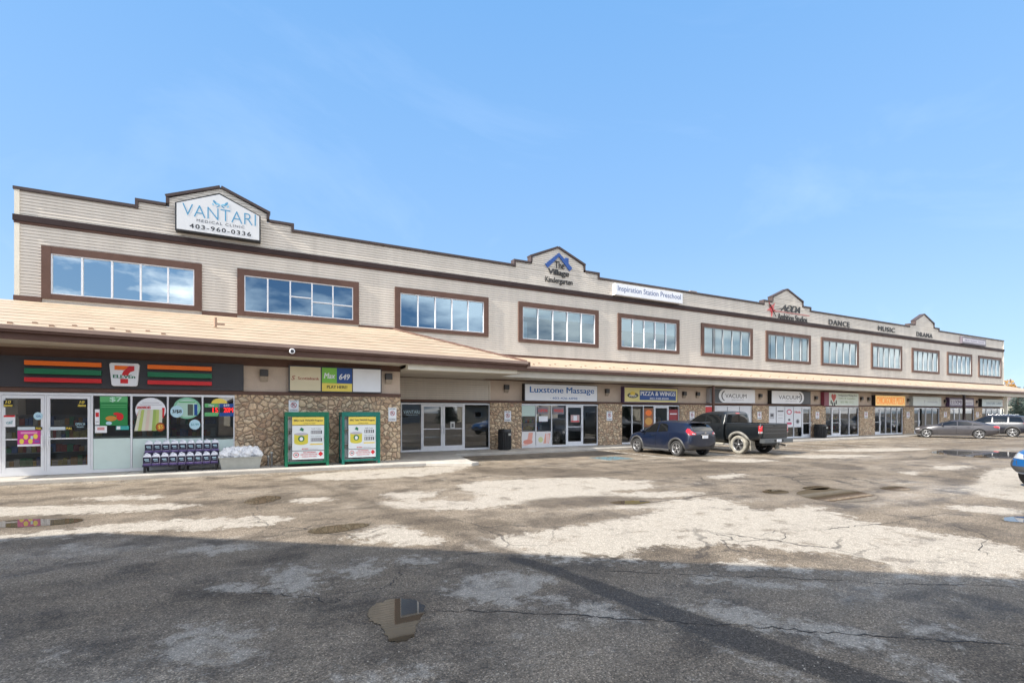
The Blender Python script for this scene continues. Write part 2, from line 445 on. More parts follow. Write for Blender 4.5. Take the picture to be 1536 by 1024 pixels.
# ---- small blue crossover -------------------------------------------------
def crossover(label):
    car = thing('crossover_car', label, 'car')
    P = paint('blue_paint', (.002, .007, .024), .15)
    S = [(-.80,.46,.50,.66,.66,.86,.62,.94,.52,.98), (-.74,.36,.68,.63,.80,.98,.74,1.09,.60,1.14), (-.58,.28,.76,.62,.86,1.04,.79,1.34,.58,1.41),
         (-.25,.24,.80,.62,.885,1.06,.81,1.43,.57,1.52), (.2,.22,.82,.62,.885,1.04,.82,1.44,.59,1.53), (.7,.2,.82,.6,.875,1.01,.82,1.47,.61,1.57),
         (1.2,.2,.82,.6,.87,.99,.82,1.47,.61,1.575), (1.6,.2,.82,.6,.87,.98,.82,1.40,.60,1.50), (2.0,.2,.82,.6,.88,.97,.83,1.16,.63,1.24),
         (2.3,.2,.82,.6,.885,.96,.83,1.01,.66,1.06), (2.8,.22,.80,.6,.885,.90,.78,.96,.58,1.0), (3.15,.25,.72,.55,.80,.80,.70,.88,.52,.92), (3.34,.34,.5,.5,.62,.66,.54,.74,.42,.77)]
    res, tree = loft_body(S, [('wheel', 0, .35, .40, .62, 1.1), ('wheel', 2.53, .35, .40, .62, 1.1)])
    body = finish_body(car, res, [P])
    for sg in (1, -1):
        for nm, pl in (('door', None),): pass
        seams_and_door(car, tree, [(1.28,.36),(2.12,.36),(2.16,.62),(2.1,.95),(1.25,.985)], sg, P, (1.42,.88))
        seams_and_door(car, tree, [(.46,.5),(.56,.40),(1.25,.36),(1.22,.985),(.42,1.02),(.36,.8)], sg, P)
        patch(tree, [(1.22,1.03),(2.12,.99),(2.06,1.04),(1.66,1.36),(1.5,1.42),(1.22,1.44)], 'y', sg, .008).build('window', M_CGLASS, car)
        patch(tree, [(.55,1.08),(1.14,1.035),(1.14,1.44),(.78,1.42),(.62,1.34)], 'y', sg, .008).build('window', M_CGLASS, car)
        mb = MB()
        for xx in (0, 2.53):
            mb = MB(); arch(mb, tree, xx, .35, .405, sg, .07); mb.build('wheel_arch', M_CLAD, car)
        MB().box(.42, 2.11, sg*.80, sg*.895, .20, .30).build('sill', M_CLAD, car, bevel=.02)
        # boomerang tail lamps
        lamp = MB()
        patch(tree, [(-.62,1.20),(-.50,1.23),(-.46,1.12),(-.64,.98),(-.76,.97),(-.74,1.04)], 'y', sg, .012, .05, lamp)
        patch(tree, [(sg*.50,.96),(sg*.78,.96),(sg*.76,1.10),(sg*.70,1.16),(sg*.62,1.08),(sg*.5,1.03)], 'x', -1, .014, .05, lamp)
        patch(tree, [(sg*.55,.98),(sg*.70,.98),(sg*.68,1.03),(sg*.56,1.01)], 'x', -1, .02, .05, lamp, 1)
        lamp.build('taillight', [M_RED, M_LENS], car)
        patch(tree, [(sg*.52,.80),(sg*.70,.82),(sg*.66,.90),(sg*.54,.88)], 'x', 1, .01, .05).build('headlight', M_LENS, car)
        mirror_part(car, 1.98, sg*.88, 1.05, sg, P)
        for xx in (0, 2.53): wheel(car, xx, sg*.765, .34, .22, .235, sg, 5, M_ALLOY, broad=.14, twin=True)
    patch(tree, [(-.60,1.12),(.60,1.12),(.50,1.43),(-.50,1.43)], 'x', -1, .008, .08).build('rear_window', M_CGLASS, car)
    patch(tree, [(1.62,-.56),(1.62,.56),(2.1,.62),(2.1,-.62)], 'z', 1, .008, .1).build('windshield', M_CGLASS, car)
    b = MB(); patch(tree, [(-.84,.34),(.84,.34),(.80,.54),(.5,.50),(.42,.44),(-.42,.44),(-.5,.50),(-.80,.54)], 'x', -1, .018, .08, b)
    b.build('bumper', M_CLAD, car)
    pl = MB().box(-.855, -.835, -.16, .16, .80, .93).build('license_plate', M_PLATE, car)
    patch(tree, [(-.24,.94),(.24,.94),(.24,.97),(-.24,.97)], 'x', -1, .02, .08).build('tailgate_trim', M_CHROME, car)
    e = MB().disc(0, 1.045, .05, .035, -.02, 0, 16)
    e.v = [(-.835+v[1], v[0], v[2]) for v in e.v]; e.build('emblem', M_CHROME, car)
    MB().box(-.66, -.36, -.53, .53, 1.462, 1.492).build('spoiler', P, car, bevel=.015)
    w = MB().tube((-.70, .02, 1.13), (-.60, .26, 1.17), .012); w.build('rear_wiper', M_BLACK, car)
    return car

# ---- black pickup ---------------------------------------------------------
def pickup(label):
    car = thing('pickup_truck', label, 'pickup truck')
    P = paint('black_paint', (.006, .008, .010), .25)
    S = [(.80,.55,.92,.86,.985,1.36,.95,1.78,.74,1.84), (.83,.52,.93,.86,.99,1.38,.95,1.88,.74,1.95), (.95,.5,.93,.86,.995,1.38,.955,1.91,.75,1.99),
         (1.6,.5,.93,.86,.995,1.37,.955,1.925,.76,2.01), (2.3,.5,.93,.86,.995,1.36,.955,1.88,.75,1.96), (2.75,.5,.93,.86,.995,1.35,.955,1.62,.78,1.70),
         (3.12,.5,.93,.86,.995,1.34,.955,1.40,.82,1.45), (3.5,.5,.93,.86,1.0,1.27,.94,1.35,.78,1.40), (4.2,.5,.92,.86,1.0,1.22,.92,1.30,.74,1.35),
         (4.48,.52,.9,.8,.97,1.1,.88,1.2,.70,1.26), (4.58,.58,.8,.75,.86,1.0,.78,1.1,.6,1.14)]
    res, tree = loft_body(S, [('wheel', 3.56, .42, .50, .6, 1.2)])
    finish_body(car, res, [P])
    # cargo bed: a second pressed shell, hollowed out
    B = [(-1.16,.72,.90,.98,.955,1.30,.95,1.395,.90,1.41), (-1.13,.70,.93,.98,.985,1.31,.965,1.41,.92,1.425), (-1.0,.66,.95,.98,1.0,1.32,.97,1.415,.925,1.43),
         (-.5,.62,.95,.98,1.015,1.32,.975,1.415,.925,1.43), (0,.62,.95,.98,1.02,1.32,.975,1.415,.925,1.43), (.45,.62,.95,.96,1.01,1.33,.975,1.42,.925,1.435), (.70,.62,.95,.94,1.0,1.33,.97,1.42,.925,1.435), (.745,.62,.94,.94,.985,1.33,.96,1.415,.92,1.43)]
    bres, btree = loft_body(B, [('wheel', 0, .43, .52, .6, 1.3), ('box', -1.07, .68, -.84, .84, .85, 1.8)])
    bed = bpy.data.objects.new('cargo_bed', bres); bres.materials.append(P); COL.objects.link(bed); bed.parent = car
    for sg in (1, -1):
        seams_and_door(car, tree, [(.95,.62),(1.9,.62),(1.92,1.3),(.94,1.31)], sg, P, (1.12,1.17))
        seams_and_door(car, tree, [(1.97,.62),(3.0,.62),(3.02,1.28),(1.98,1.3)], sg, P, (2.16,1.16))
        patch(tree, [(1.0,1.42),(1.9,1.41),(1.9,1.83),(1.06,1.82)], 'y', sg, .008).build('window', M_CGLASS, car)
        patch(tree, [(1.97,1.41),(2.98,1.39),(2.62,1.68),(2.4,1.79),(1.97,1.83)], 'y', sg, .008).build('window', M_CGLASS, car)
        for xx, tr, r in ((0, btree, .53), (3.56, tree, .51)):
            mb = MB(); arch(mb, tr, xx, .43, r, sg, .085, -18, 198, out=.05)
            mb.build('wheel_arch', mat('dusty_flare', (.20,.19,.17), .8, var=.5, scale=5), car)
            wheel(car, xx, sg*.86, .425, .30, .29, sg, 5, M_DARKALLOY, M_MUD if sg > 0 else M_TYRE, broad=.22)
        MB().box(.8, 3.0, sg*.86, sg*1.03, .40, .47).build('running_board', mat('muddy_step', (.30,.28,.23), .8, var=.5, scale=5), car, bevel=.015)
        lamp = MB(); patch(btree, [(sg*.86,.98),(sg*.985,.98),(sg*.985,1.33),(sg*.86,1.33)], 'x', -1, .02, .06, lamp)
        patch(btree, [(-1.15,1.08),(-1.06,1.08),(-1.06,1.33),(-1.15,1.33)], 'y', sg, .012, .06, lamp)
        patch(btree, [(-1.15,.98),(-1.06,.98),(-1.06,1.08),(-1.15,1.08)], 'y', sg, .012, .06, lamp, 1)
        patch(btree, [(sg*.87,.985),(sg*.98,.985),(sg*.98,1.07),(sg*.87,1.07)], 'x', -1, .026, .06, lamp, 1)
        lamp.build('taillight', [M_RED, M_LENS], car)
        MB().box(-.68, -.65, sg*.72, sg*1.02, .20, .62).build('mud_flap', M_MUD, car)
        mirror_part(car, 2.86, sg*1.02, 1.42, sg, P, 1.35)
        patch(tree, [(sg*.6,.98),(sg*.86,.98),(sg*.86,1.1),(sg*.62,1.1)], 'x', 1, .01, .06).build('headlight', M_LENS, car)
    patch(tree, [(-.76,1.42),(.76,1.42),(.68,1.82),(-.68,1.82)], 'x', -1, .008, .08).build('rear_window', M_CGLASS, car)
    patch(tree, [(2.36,-.68),(2.36,.68),(3.08,.78),(3.08,-.78)], 'z', 1, .008, .1).build('windshield', M_CGLASS, car)
    lm = MB(); patch(tree, [(-.14,1.862),(.14,1.862),(.13,1.91),(-.13,1.91)], 'x', -1, .015, .06, lm); lm.build('brake_light', M_RED, car)
    tg = MB().box(-1.185, -1.14, -.84, .84, .80, 1.405)
    for zz in (.90, 1.06, 1.22): tg.box(-1.195, -1.18, -.80, .80, zz, zz+.10)
    tg.build('tailgate', P, car, bevel=.012)
    MB().box(-1.215, -1.19, -.13, .13, 1.29, 1.345).build('tailgate_handle', M_BLACK, car, bevel=.006)
    bp = MB().box(-1.36, -1.12, -1.0, 1.0, .56, .74); bp.box(-1.365, -1.355, -.32, .32, .60, .72, 1)
    bp.build('bumper', [mat('steel_bumper', (.13,.14,.15), .35, .6, var=.3, scale=5), M_BLACK], car, bevel=.03)
    MB().box(-1.45, -1.34, -.05, .05, .46, .54).build('tow_hitch', M_BLACK, car)
    MB().tube((-1.28, -.62, .42), (-1.05, -.62, .44), .045).build('exhaust', M_CHROME, car)
    MB().box(-.9, 3.9, -.5, .5, .42, .60).build('chassis', M_BLACK, car)
    MB().tube((0, -.8, .43), (0, .8, .43), .08).build('axle', M_BLACK, car)
    pl = MB().box(-1.375, -1.362, -.16, .16, .60, .72).build('license_plate', M_PLATE, car)
    return car

# ---- saloon, estate-height SUV, bright blue hatch -------------------------
def road_car(kind, name, label, paint_m, seen='left'):
    car = thing(name, label, 'car' if kind != 'suv' else 'suv')
    if kind == 'sedan':
        WB, r, rr = 2.97, .335, .25
        S = [(-1.12,.46,.56,.64,.70,.80,.66,.87,.52,.90), (-1.04,.36,.74,.62,.84,.90,.76,.97,.60,1.0), (-.7,.26,.82,.6,.92,.94,.83,1.03,.62,1.09),
             (-.2,.22,.85,.6,.94,.95,.86,1.14,.60,1.21), (.35,.2,.85,.6,.925,.94,.87,1.24,.58,1.33), (1.0,.2,.85,.58,.915,.93,.87,1.29,.58,1.39),
             (1.5,.2,.85,.58,.915,.92,.87,1.27,.58,1.38), (2.0,.2,.85,.58,.92,.91,.87,1.12,.62,1.21), (2.45,.2,.85,.58,.935,.90,.87,.97,.68,1.02),
             (2.97,.22,.84,.57,.94,.83,.84,.90,.66,.94), (3.42,.24,.80,.52,.90,.74,.76,.81,.56,.85), (3.62,.3,.66,.5,.76,.64,.64,.71,.46,.75), (3.68,.38,.5,.5,.58,.60,.52,.66,.4,.69)]
        doors = [[(1.28,.34),(2.3,.34),(2.36,.6),(2.26,.88),(1.26,.91)], [(.42,.55),(.55,.34),(1.24,.34),(1.22,.91),(.30,.925)]]
        wins = [[(1.22,.965),(2.34,.94),(2.02,1.10),(1.62,1.235),(1.22,1.265)], [(.42,.985),(1.16,.967),(1.16,1.265),(.62,1.225),(.36,1.12)], [(-.18,1.0),(.34,.987),(.30,1.09),(.1,1.06)]]
        rw = [(-.58,1.08),(.58,1.08),(.50,1.27),(-.50,1.27)]; ws = [(1.58,-.54),(1.58,.54),(2.38,.66),(2.38,-.66)]
        tl = [(-1.11,.80),(-.80,.84),(-.74,.92),(-.98,.94),(-1.11,.90)]; tlx = [(.40,.80),(.80,.80),(.76,.92),(.42,.90)]
        hl = [(.44,.60),(.70,.62),(.66,.70),(.46,.68)]; hly = [(3.36,.66),(3.60,.60),(3.58,.68),(3.38,.74)]
    else:
        WB, r, rr = 2.93, .37, .265
        S = [(-1.0,.5,.62,.70,.78,.98,.74,1.06,.60,1.10), (-.92,.40,.80,.68,.90,1.08,.83,1.30,.62,1.34), (-.72,.32,.86,.66,.955,1.12,.87,1.58,.60,1.64),
             (-.3,.28,.88,.66,.975,1.12,.89,1.64,.63,1.72), (.3,.26,.88,.64,.965,1.10,.89,1.67,.65,1.76), (1.0,.26,.88,.64,.96,1.08,.89,1.67,.65,1.77),
             (1.55,.26,.88,.64,.96,1.07,.89,1.61,.64,1.70), (2.0,.26,.88,.64,.965,1.06,.89,1.36,.68,1.44), (2.4,.26,.88,.64,.975,1.05,.90,1.13,.74,1.18),
             (2.93,.28,.87,.64,.98,.98,.88,1.06,.70,1.10), (3.5,.3,.84,.6,.94,.90,.82,.98,.62,1.02), (3.76,.36,.72,.58,.82,.80,.70,.88,.52,.92), (3.86,.46,.56,.6,.66,.72,.58,.80,.46,.83)]
        doors = [[(1.2,.44),(2.22,.44),(2.28,.7),(2.2,1.03),(1.18,1.06)], [(.46,.66),(.56,.46),(1.15,.44),(1.14,1.06),(.36,1.08)]]
        wins = [[(1.18,1.13),(2.28,1.09),(1.98,1.32),(1.58,1.56),(1.18,1.60)], [(.28,1.15),(1.12,1.13),(1.12,1.61),(.28,1.61)], [(-.62,1.17),(.20,1.15),(.20,1.60),(-.42,1.57)]]
        rw = [(-.62,1.20),(.62,1.20),(.54,1.56),(-.54,1.56)]; ws = [(1.62,-.6),(1.62,.6),(2.34,.7),(2.34,-.7)]
        tl = [(-.97,1.0),(-.66,1.02),(-.60,1.12),(-.80,1.14),(-.96,1.10)]; tlx = [(.46,.98),(.86,.98),(.82,1.12),(.5,1.09)]
        hl = [(.46,.74),(.74,.76),(.72,.90),(.5,.86)]; hly = [(3.36,.80),(3.72,.72),(3.68,.86),(3.42,.92)]
    res, tree = loft_body(S, [('wheel', 0, r+.01, r+.055, .62, 1.2), ('wheel', WB, r+.01, r+.055, .62, 1.2)])
    finish_body(car, res, [paint_m])
    for sg in (1, -1):
        for i, d in enumerate(doors):
            seams_and_door(car, tree, d, sg, paint_m, (d[0][0]+.14 if i == 0 else .58, d[-1][1]-.08))
        for w_ in wins: patch(tree, w_, 'y', sg, .008).build('window', M_CGLASS, car)
        lamp = MB(); patch(tree, tl, 'y', sg, .012, .06, lamp); patch(tree, [(u*sg, v) for u, v in tlx], 'x', -1, .014, .06, lamp); lamp.build('taillight', M_RED, car)
        lamp = MB(); patch(tree, hly, 'y', sg, .012, .06, lamp); patch(tree, [(u*sg, v) for u, v in hl], 'x', 1, .012, .06, lamp); lamp.build('headlight', M_LENS, car)
        for xx in (0, WB): wheel(car, xx, sg*.83, r, .24, rr, sg, 5, M_ALLOY, broad=.2)
        mirror_part(car, 2.05, sg*.92, 1.0 if kind == 'sedan' else 1.16, sg, paint_m, .85)
        if kind != 'sedan':
            MB().tube((-.3, sg*.62, 1.755), (1.4, sg*.62, 1.76), .018).build('roof_rail', M_CHROME, car)
            for xx in (0, WB):
                mb = MB(); arch(mb, tree, xx, r+.01, r+.06, sg, .04); mb.build('wheel_arch', M_CLAD, car)
        MB().box(.4, WB-.42, sg*.80, sg*.93, .19, .25).build('sill', M_CLAD if kind != 'sedan' else paint_m, car, bevel=.015)
    patch(tree, rw, 'x', -1, .008, .08).build('rear_window', M_CGLASS, car)
    patch(tree, ws, 'z', 1, .008, .1).build('windshield', M_CGLASS, car)
    hz = .3
    b = MB(); patch(tree, [(-.7,.34),(.7,.34),(.74,.56),(-.74,.56)], 'x', 1, .012, .08, b); patch(tree, [(-.7,.34),(.7,.34),(.74,.48),(-.74,.48)], 'x', -1, .012, .08).build('bumper', M_CLAD, car)
    if kind == 'hatch': patch(tree, [(3.3,.42),(3.84,.46),(3.82,.70),(3.5,.70),(3.36,.62)], 'y', 1, .012, .06, b); patch(tree, [(3.3,.42),(3.84,.46),(3.82,.70),(3.5,.70),(3.36,.62)], 'y', -1, .012, .06, b)
    b.build('bumper', M_CLAD, car)
    patch(tree, [(-.36,.56),(.36,.56),(.34,.68),(-.34,.68)], 'x', 1, .014, .06).build('grille', M_BLACK, car)
    MB().box(-1.13 if kind == 'sedan' else -1.02, -1.1 if kind == 'sedan' else -.98, -.26, .26, .70, .81).build('license_plate', M_PLATE, car)
    return car

c = crossover('small dark blue crossover with silver wheels parked nose-in beside the black pickup')
place(c, 17.18, 15.92, R(90))
c = pickup('black pickup truck with mud-whitened rear tyre parked nose-in at the kerb')
place(c, 20.85, 15.55, R(90))
c = road_car('sedan', 'sedan_car', 'low dark grey four-door sedan with silver wheels parked in front of the dark SUV', paint('grey_paint', (.042, .040, .046), .12))
place(c, 47.9, 16.75, R(112))
c = road_car('suv', 'sport_utility_vehicle', 'dark navy SUV with roof rails parked behind the grey sedan', paint('navy_paint', (.008, .010, .018), .1))
place(c, 53.6, 16.6, R(104))
c = road_car('hatch', 'hatchback_car', 'bright blue car with black front bumper, only its nose showing at the frame edge', paint('bright_blue_paint', (.004, .075, .24), .05))
place(c, 20.57, 3.62, R(165))
# ================================================================ BUILDING
# ---- materials
M_SIDE = mat('vinyl_siding', (.65, .59, .515), .6, spec=.3, var=.13, scale=1.3, streak=True)
M_SLOT = mat('siding_back', (.12, .10, .085), .8, var=0)
M_TRIM = mat('brown_trim', (.125, .071, .055), .6, var=.16, scale=3, spec=.2)
M_BAND = mat('brown_band', (.042, .027, .026), .6, var=.2, scale=2, spec=.2)
M_COPE = mat('coping', (.075, .055, .052), .5, var=.15, scale=3, spec=.25)
M_WHITE = mat('white_frame', (.74, .75, .78), .4, var=.06, scale=4)
M_SASH = mat('grey_sash', (.34, .36, .38), .4, var=.06)
M_STUC = mat('stucco', (.56, .45, .36), .9, var=.10, scale=1.5, bump=.35, bscale=140, fine=.06)
M_SOFF = mat('soffit', (.56, .51, .43), .7, var=.12, scale=1.5)
M_BEAM = mat('cream_beam', (.74, .69, .58), .6, var=.12, scale=1.2)
M_INNER = mat('interior_wall', (.30, .28, .26), .8, var=.2, scale=.8)
M_IFLOOR = mat('interior_floor', (.22, .20, .18), .4, var=.2, scale=.8)
M_BLIND = mat('blind_fabric', (.86, .90, .90), .7, var=.06)
M_FROST = mat('frosted_panel', (.60, .72, .69), .35, var=.10, scale=1.0, coat=.3)
M_UGLASS = glass('upper_glass', (.18, .36, .50), 4.0, refl=(.40, .57, .74), wob=.08)
M_UGLASS0 = glass('mirror_upper_glass', (.3, .5, .6), 6.5, refl=(.84, .95, 1.0), wob=.08)
M_UGLASS1 = glass('grey_upper_glass', (.52, .68, .76), 2.5, refl=(.62, .80, .92), wob=.08)
M_UGLASS2 = glass('clear_upper_glass', (.90, .97, .98), 2.0, refl=(.86, .96, 1.0), wob=.08)
M_LGLASS = glass('shop_glass', (.72, .78, .78), 2.0, wob=.05)
M_CONC = mat('concrete', (.43, .40, .36), .85, var=.28, scale=1.1, bump=.25, bscale=90, fine=.10)

def stone_mat():
    m, t, out = nt('field_stone'); L = t.links.new
    p = nd(t, 'ShaderNodeBsdfPrincipled', i_Roughness=.85); L(p.outputs[0], out.inputs[0])
    tc = nd(t, 'ShaderNodeTexCoord')
    nz = nd(t, 'ShaderNodeTexNoise', i_Scale=3.0, i_Detail=3.0); L(tc.outputs['Object'], nz.inputs['Vector'])
    vm = nd(t, 'ShaderNodeVectorMath', operation='MULTIPLY_ADD'); L(nz.outputs['Color'], vm.inputs[0]); vm.inputs[1].default_value = (.16,)*3; L(tc.outputs['Object'], vm.inputs[2])
    mp = nd(t, 'ShaderNodeMapping'); mp.inputs['Scale'].default_value = (5.3, .01, 5.8); L(vm.outputs[0], mp.inputs[0])
    v1 = nd(t, 'ShaderNodeTexVoronoi', feature='F1', i_Scale=1.0, i_Randomness=.95); L(mp.outputs[0], v1.inputs['Vector'])
    v2 = nd(t, 'ShaderNodeTexVoronoi', feature='DISTANCE_TO_EDGE', i_Scale=1.0, i_Randomness=.95); L(mp.outputs[0], v2.inputs['Vector'])
    sp = nd(t, 'ShaderNodeSeparateColor'); L(v1.outputs['Color'], sp.inputs[0])
    cr = ramp(t, [(0, (.46, .30, .20)), (.22, (.60, .43, .28)), (.45, (.70, .53, .35)), (.62, (.58, .39, .26)), (.8, (.74, .58, .40)), (1, (.50, .39, .27))]); L(sp.outputs[0], cr.inputs[0])
    n2 = nd(t, 'ShaderNodeTexNoise', i_Scale=16.0, i_Detail=6.0, i_Roughness=.7); L(tc.outputs['Object'], n2.inputs['Vector'])
    r2 = ramp(t, [(.3, .72), (.7, 1.2)]); L(n2.outputs['Fac'], r2.inputs[0])
    col = mix(t, cr.outputs[0], r2.outputs[0], 1.0, 'MULTIPLY')
    mo = ramp(t, [(.0, 0.0), (.025, 0.0), (.07, 1.0)]); L(v2.outputs['Distance'], mo.inputs[0])
    L(mix(t, (.30, .22, .155), col, mo.outputs[0]), p.inputs['Base Color'])
    hr = ramp(t, [(.0, 0.0), (.05, .05), (.14, .7), (.4, 1.0)]); L(v2.outputs['Distance'], hr.inputs[0])
    hh = math_n(t, 'ADD', hr.outputs[0], math_n(t, 'MULTIPLY', n2.outputs['Fac'], .35))
    hh = math_n(t, 'ADD', hh, math_n(t, 'MULTIPLY', sp.outputs[1], .4))
    b = nd(t, 'ShaderNodeBump', i_Strength=1.0, i_Distance=.06); L(hh, b.inputs['Height']); L(b.outputs[0], p.inputs['Normal'])
    return m
M_STONE = stone_mat()
def roof_mat():
    m, t, out = nt('tan_roofing'); L = t.links.new
    p = nd(t, 'ShaderNodeBsdfPrincipled', i_Roughness=.6); L(p.outputs[0], out.inputs[0])
    tc = nd(t, 'ShaderNodeTexCoord')
    n = nd(t, 'ShaderNodeTexNoise', i_Scale=.8, i_Detail=5.0); L(tc.outputs['Object'], n.inputs['Vector'])
    mp = nd(t, 'ShaderNodeMapping'); mp.inputs['Scale'].default_value = (.7, 6, 6); L(tc.outputs['Object'], mp.inputs[0])
    n2 = nd(t, 'ShaderNodeTexNoise', i_Scale=1.5, i_Detail=4.0); L(mp.outputs[0], n2.inputs['Vector'])
    a = ramp(t, [(.3, (.36, .275, .195)), (.7, (.43, .34, .25))]); L(n.outputs['Fac'], a.inputs[0])
    r = ramp(t, [(.35, .90), (.65, 1.06)]); L(n2.outputs['Fac'], r.inputs[0])
    L(mix(t, a.outputs[0], r.outputs[0], 1.0, 'MULTIPLY'), p.inputs['Base Color'])
    b = nd(t, 'ShaderNodeBump', i_Strength=.2, i_Distance=.02); L(n2.outputs['Fac'], b.inputs['Height']); L(b.outputs[0], p.inputs['Normal'])
    return m
M_ROOF = roof_mat()

XL, XR = PX(22, DW), PX(1505, DW)            # ends of the long facade
X7 = PX(600, D7)                              # right end of the corner store
ZPAR, ZB0, ZB1 = 9.27, 8.17, 8.44
bld = thing('strip_mall_building', 'long two-storey strip mall with beige siding above stone-faced shop fronts', 'building', (XL, DW, 0))

LAP = .105
def siding(mb, x0, x1, z0, z1, y=DW, f0=None, f1=None):
    """clapboard rows; f0/f1 give the left/right end as a function of height"""
    k = math.floor(z0/LAP)
    while k*LAP < z1-1e-6:
        a = max(z0, k*LAP); b = min(z1, (k+1)*LAP); k += 1
        if b-a < .004: continue
        g = min(.011, (b-a)*.3)
        l0, l1 = (f0(a), f0(b)) if f0 else (x0, x0)
        r0, r1 = (f1(a), f1(b)) if f1 else (x1, x1)
        if r0-l0 < .02: continue
        r1 = max(r1, l1+.001)
        mb.add([(l0, y-.016, a), (r0, y-.016, a), (r1, y-.006, b-g), (l1, y-.006, b-g), (l0, y+.03, a), (r0, y+.03, a), (r1, y+.03, b-g), (l1, y+.03, b-g)],
               [(0, 1, 2, 3), (4, 5, 1, 0), (3, 2, 6, 7), (0, 3, 7, 4), (1, 5, 6, 2)])

# upper windows: pixel columns of the outer trim, pixel rows of its lower-left corner
UW = [(63, 303, 447.5), (356, 538, 472.5), (592, 732, 494.5), (777, 897, 512.5), (926, 1018, 524), (1051, 1128, 533), (1148, 1215, 541.5),
      (1231, 1287, 547.5), (1306, 1352, 553), (1367, 1408, 558), (1420, 1457, 562), (1467, 1501, 565)]
wins = [(PX(a, DW), PX(b, DW), PZ(a, y, DW)) for a, b, y in UW]
ZWT = 7.52
wall = MB()
xs = XL+.12
for a, b, z in wins:
    siding(wall, xs, a+.1, 3.3, ZB0)
    siding(wall, a+.1, b-.1, 3.3, z+.1); siding(wall, a+.1, b-.1, ZWT-.1, ZB0)
    xs = b-.1
siding(wall, xs, XR-.12, 3.3, ZB0)
siding(wall, XL+.12, XR-.12, ZB1, ZPAR)
wall.build('siding_wall', M_SIDE, bld)
back = MB()
xs = XL+.05
for a, b, z in wins:                          # wall core with real openings
    back.box(xs, a+.12, DW+.03, DW+.22, .13 if a > X7+30 else 3.2, ZPAR-.02) if False else back.box(xs, a+.12, DW+.03, DW+.22, 3.45, ZPAR-.02)
    back.box(a+.12, b-.12, DW+.03, DW+.22, 3.45, z+.12); back.box(a+.12, b-.12, DW+.03, DW+.22, ZWT-.12, ZPAR-.02)
    xs = b-.12
back.box(xs, XR-.05, DW+.03, DW+.22, 3.45, ZPAR-.02)
back.build('wall_core', M_SLOT, bld)
sd = MB()                                     # end walls, rear wall and flat roof
sd.box(XL, XL+.2, DW+.24, DW+18, 0, ZPAR-.03); sd.box(XR-.2, XR, DW+.24, DW+18, 0, ZPAR-.03)
sd.box(XL+.2, XR-.2, DW+17.8, DW+18, 0, ZPAR-.03)
sd.build('side_wall', M_SIDE, bld)
MB().box(XL+.2, XR-.2, DW+.24, DW+17.8, 8.3, 8.4).build('flat_roof', mat('roof_membrane', (.2, .2, .2), .9), bld)
fl = MB().box(XL+.2, XR-.2, DW+.24, DW+17.8, 3.6, 3.75); fl.box(XL+.2, XR-.2, DW+6, DW+6.1, .13, 3.6, 0); fl.box(XL+.2, XR-.2, DW+5, DW+5.1, 3.75, 8.3, 0)
fl.build('interior_partition', M_INNER, bld)
MB().box(X7, XR-.2, DW+.0, DW+6, .10, .135).build('shop_floor', M_IFLOOR, bld)
# corner boards, band course and coping
cb = MB().box(XL, XL+.13, DW-.045, DW+.24, 3.3, ZB0-.002); cb.box(XL, XL+.13, DW-.045, DW+.24, ZB1+.002, ZPAR)
cb.box(XR-.13, XR, DW-.045, DW+.24, 3.3, ZB0-.002); cb.box(XR-.13, XR, DW-.045, DW+.24, ZB1+.002, ZPAR)
cb.build('corner_board', M_BEAM, bld)
bd = MB().box(XL-.03, XR+.03, DW-.09, DW+.24, ZB0+.07, ZB1); bd.box(XL-.01, XR+.01, DW-.055, DW+.24, ZB0, ZB0+.068, 1)
bd.build('band_course', [M_BAND, M_TRIM], bld)

# parapet gables
GB = [(208, 254, 331, 400, 437, 298.5, 293, 279), (773, 798, 837, 875, 896.5, 389, 383, 369.6), (1146, 1159, 1180.3, 1203, 1214.6, 449.5, 444.3, 432.8), (1364, 1373, 1385.8, 1400, 1407.5, 485, 480, 470.3)]
cope = MB()
def cap(x0, z0, x1, z1):
    d = Vector((x1-x0, 0, z1-z0)); n = Vector((-d.z, 0, d.x)).normalized()
    p = [Vector((x0, 0, z0)), Vector((x1, 0, z1)), Vector((x1, 0, z1))+n*.10, Vector((x0, 0, z0))+n*.10]
    cope.prism([(q.x, q.z) for q in p], DW-.07, DW+.3)
xlast = XL-.03
for pa, pb, pp, pc, pd_, ya, yb, yp in GB:
    A, B, P, C_, D_ = (PX(q, DW) for q in (pa, pb, pp, pc, pd_))
    z1 = PZ(pa, ya, DW)-.1; z2 = PZ(pb, yb, DW)-.1; z3 = PZ(pp, yp, DW)-.1
    gb = MB()
    siding(gb, A, D_, ZPAR, z1); siding(gb, B, C_, z1, z2)
    siding(gb, B, C_, z2, z3, f0=lambda z: B+(P-B)*(z-z2)/(z3-z2), f1=lambda z: C_+(P-C_)*(z-z2)/(z3-z2))
    gb.prism([(A, ZPAR-.02), (D_, ZPAR-.02), (D_, z1), (C_, z1), (C_, z2), (P, z3), (B, z2), (B, z1), (A, z1)], DW+.03, DW+.22, 1)
    gb.build('gable', [M_SIDE, M_BEAM], bld)
    cap(xlast, ZPAR, A-.1, ZPAR); cap(A-.1, z1, B-.1, z1); cap(B-.1, z2, P, z3); cap(P, z3, C_+.1, z2); cap(C_+.1, z1, D_+.1, z1)
    cope.box(A-.1, A-.003, DW-.068, DW+.298, ZPAR-.02, z1-.002); cope.box(B-.1, B-.003, DW-.068, DW+.298, z1+.1, z2-.002)
    cope.box(D_+.003, D_+.1, DW-.068, DW+.298, ZPAR-.02, z1-.002); cope.box(C_+.003, C_+.1, DW-.068, DW+.298, z1+.1, z2-.002)
    xlast = D_+.1
cap(xlast, ZPAR, XR+.03, ZPAR)
cope.build('coping', M_COPE, bld)

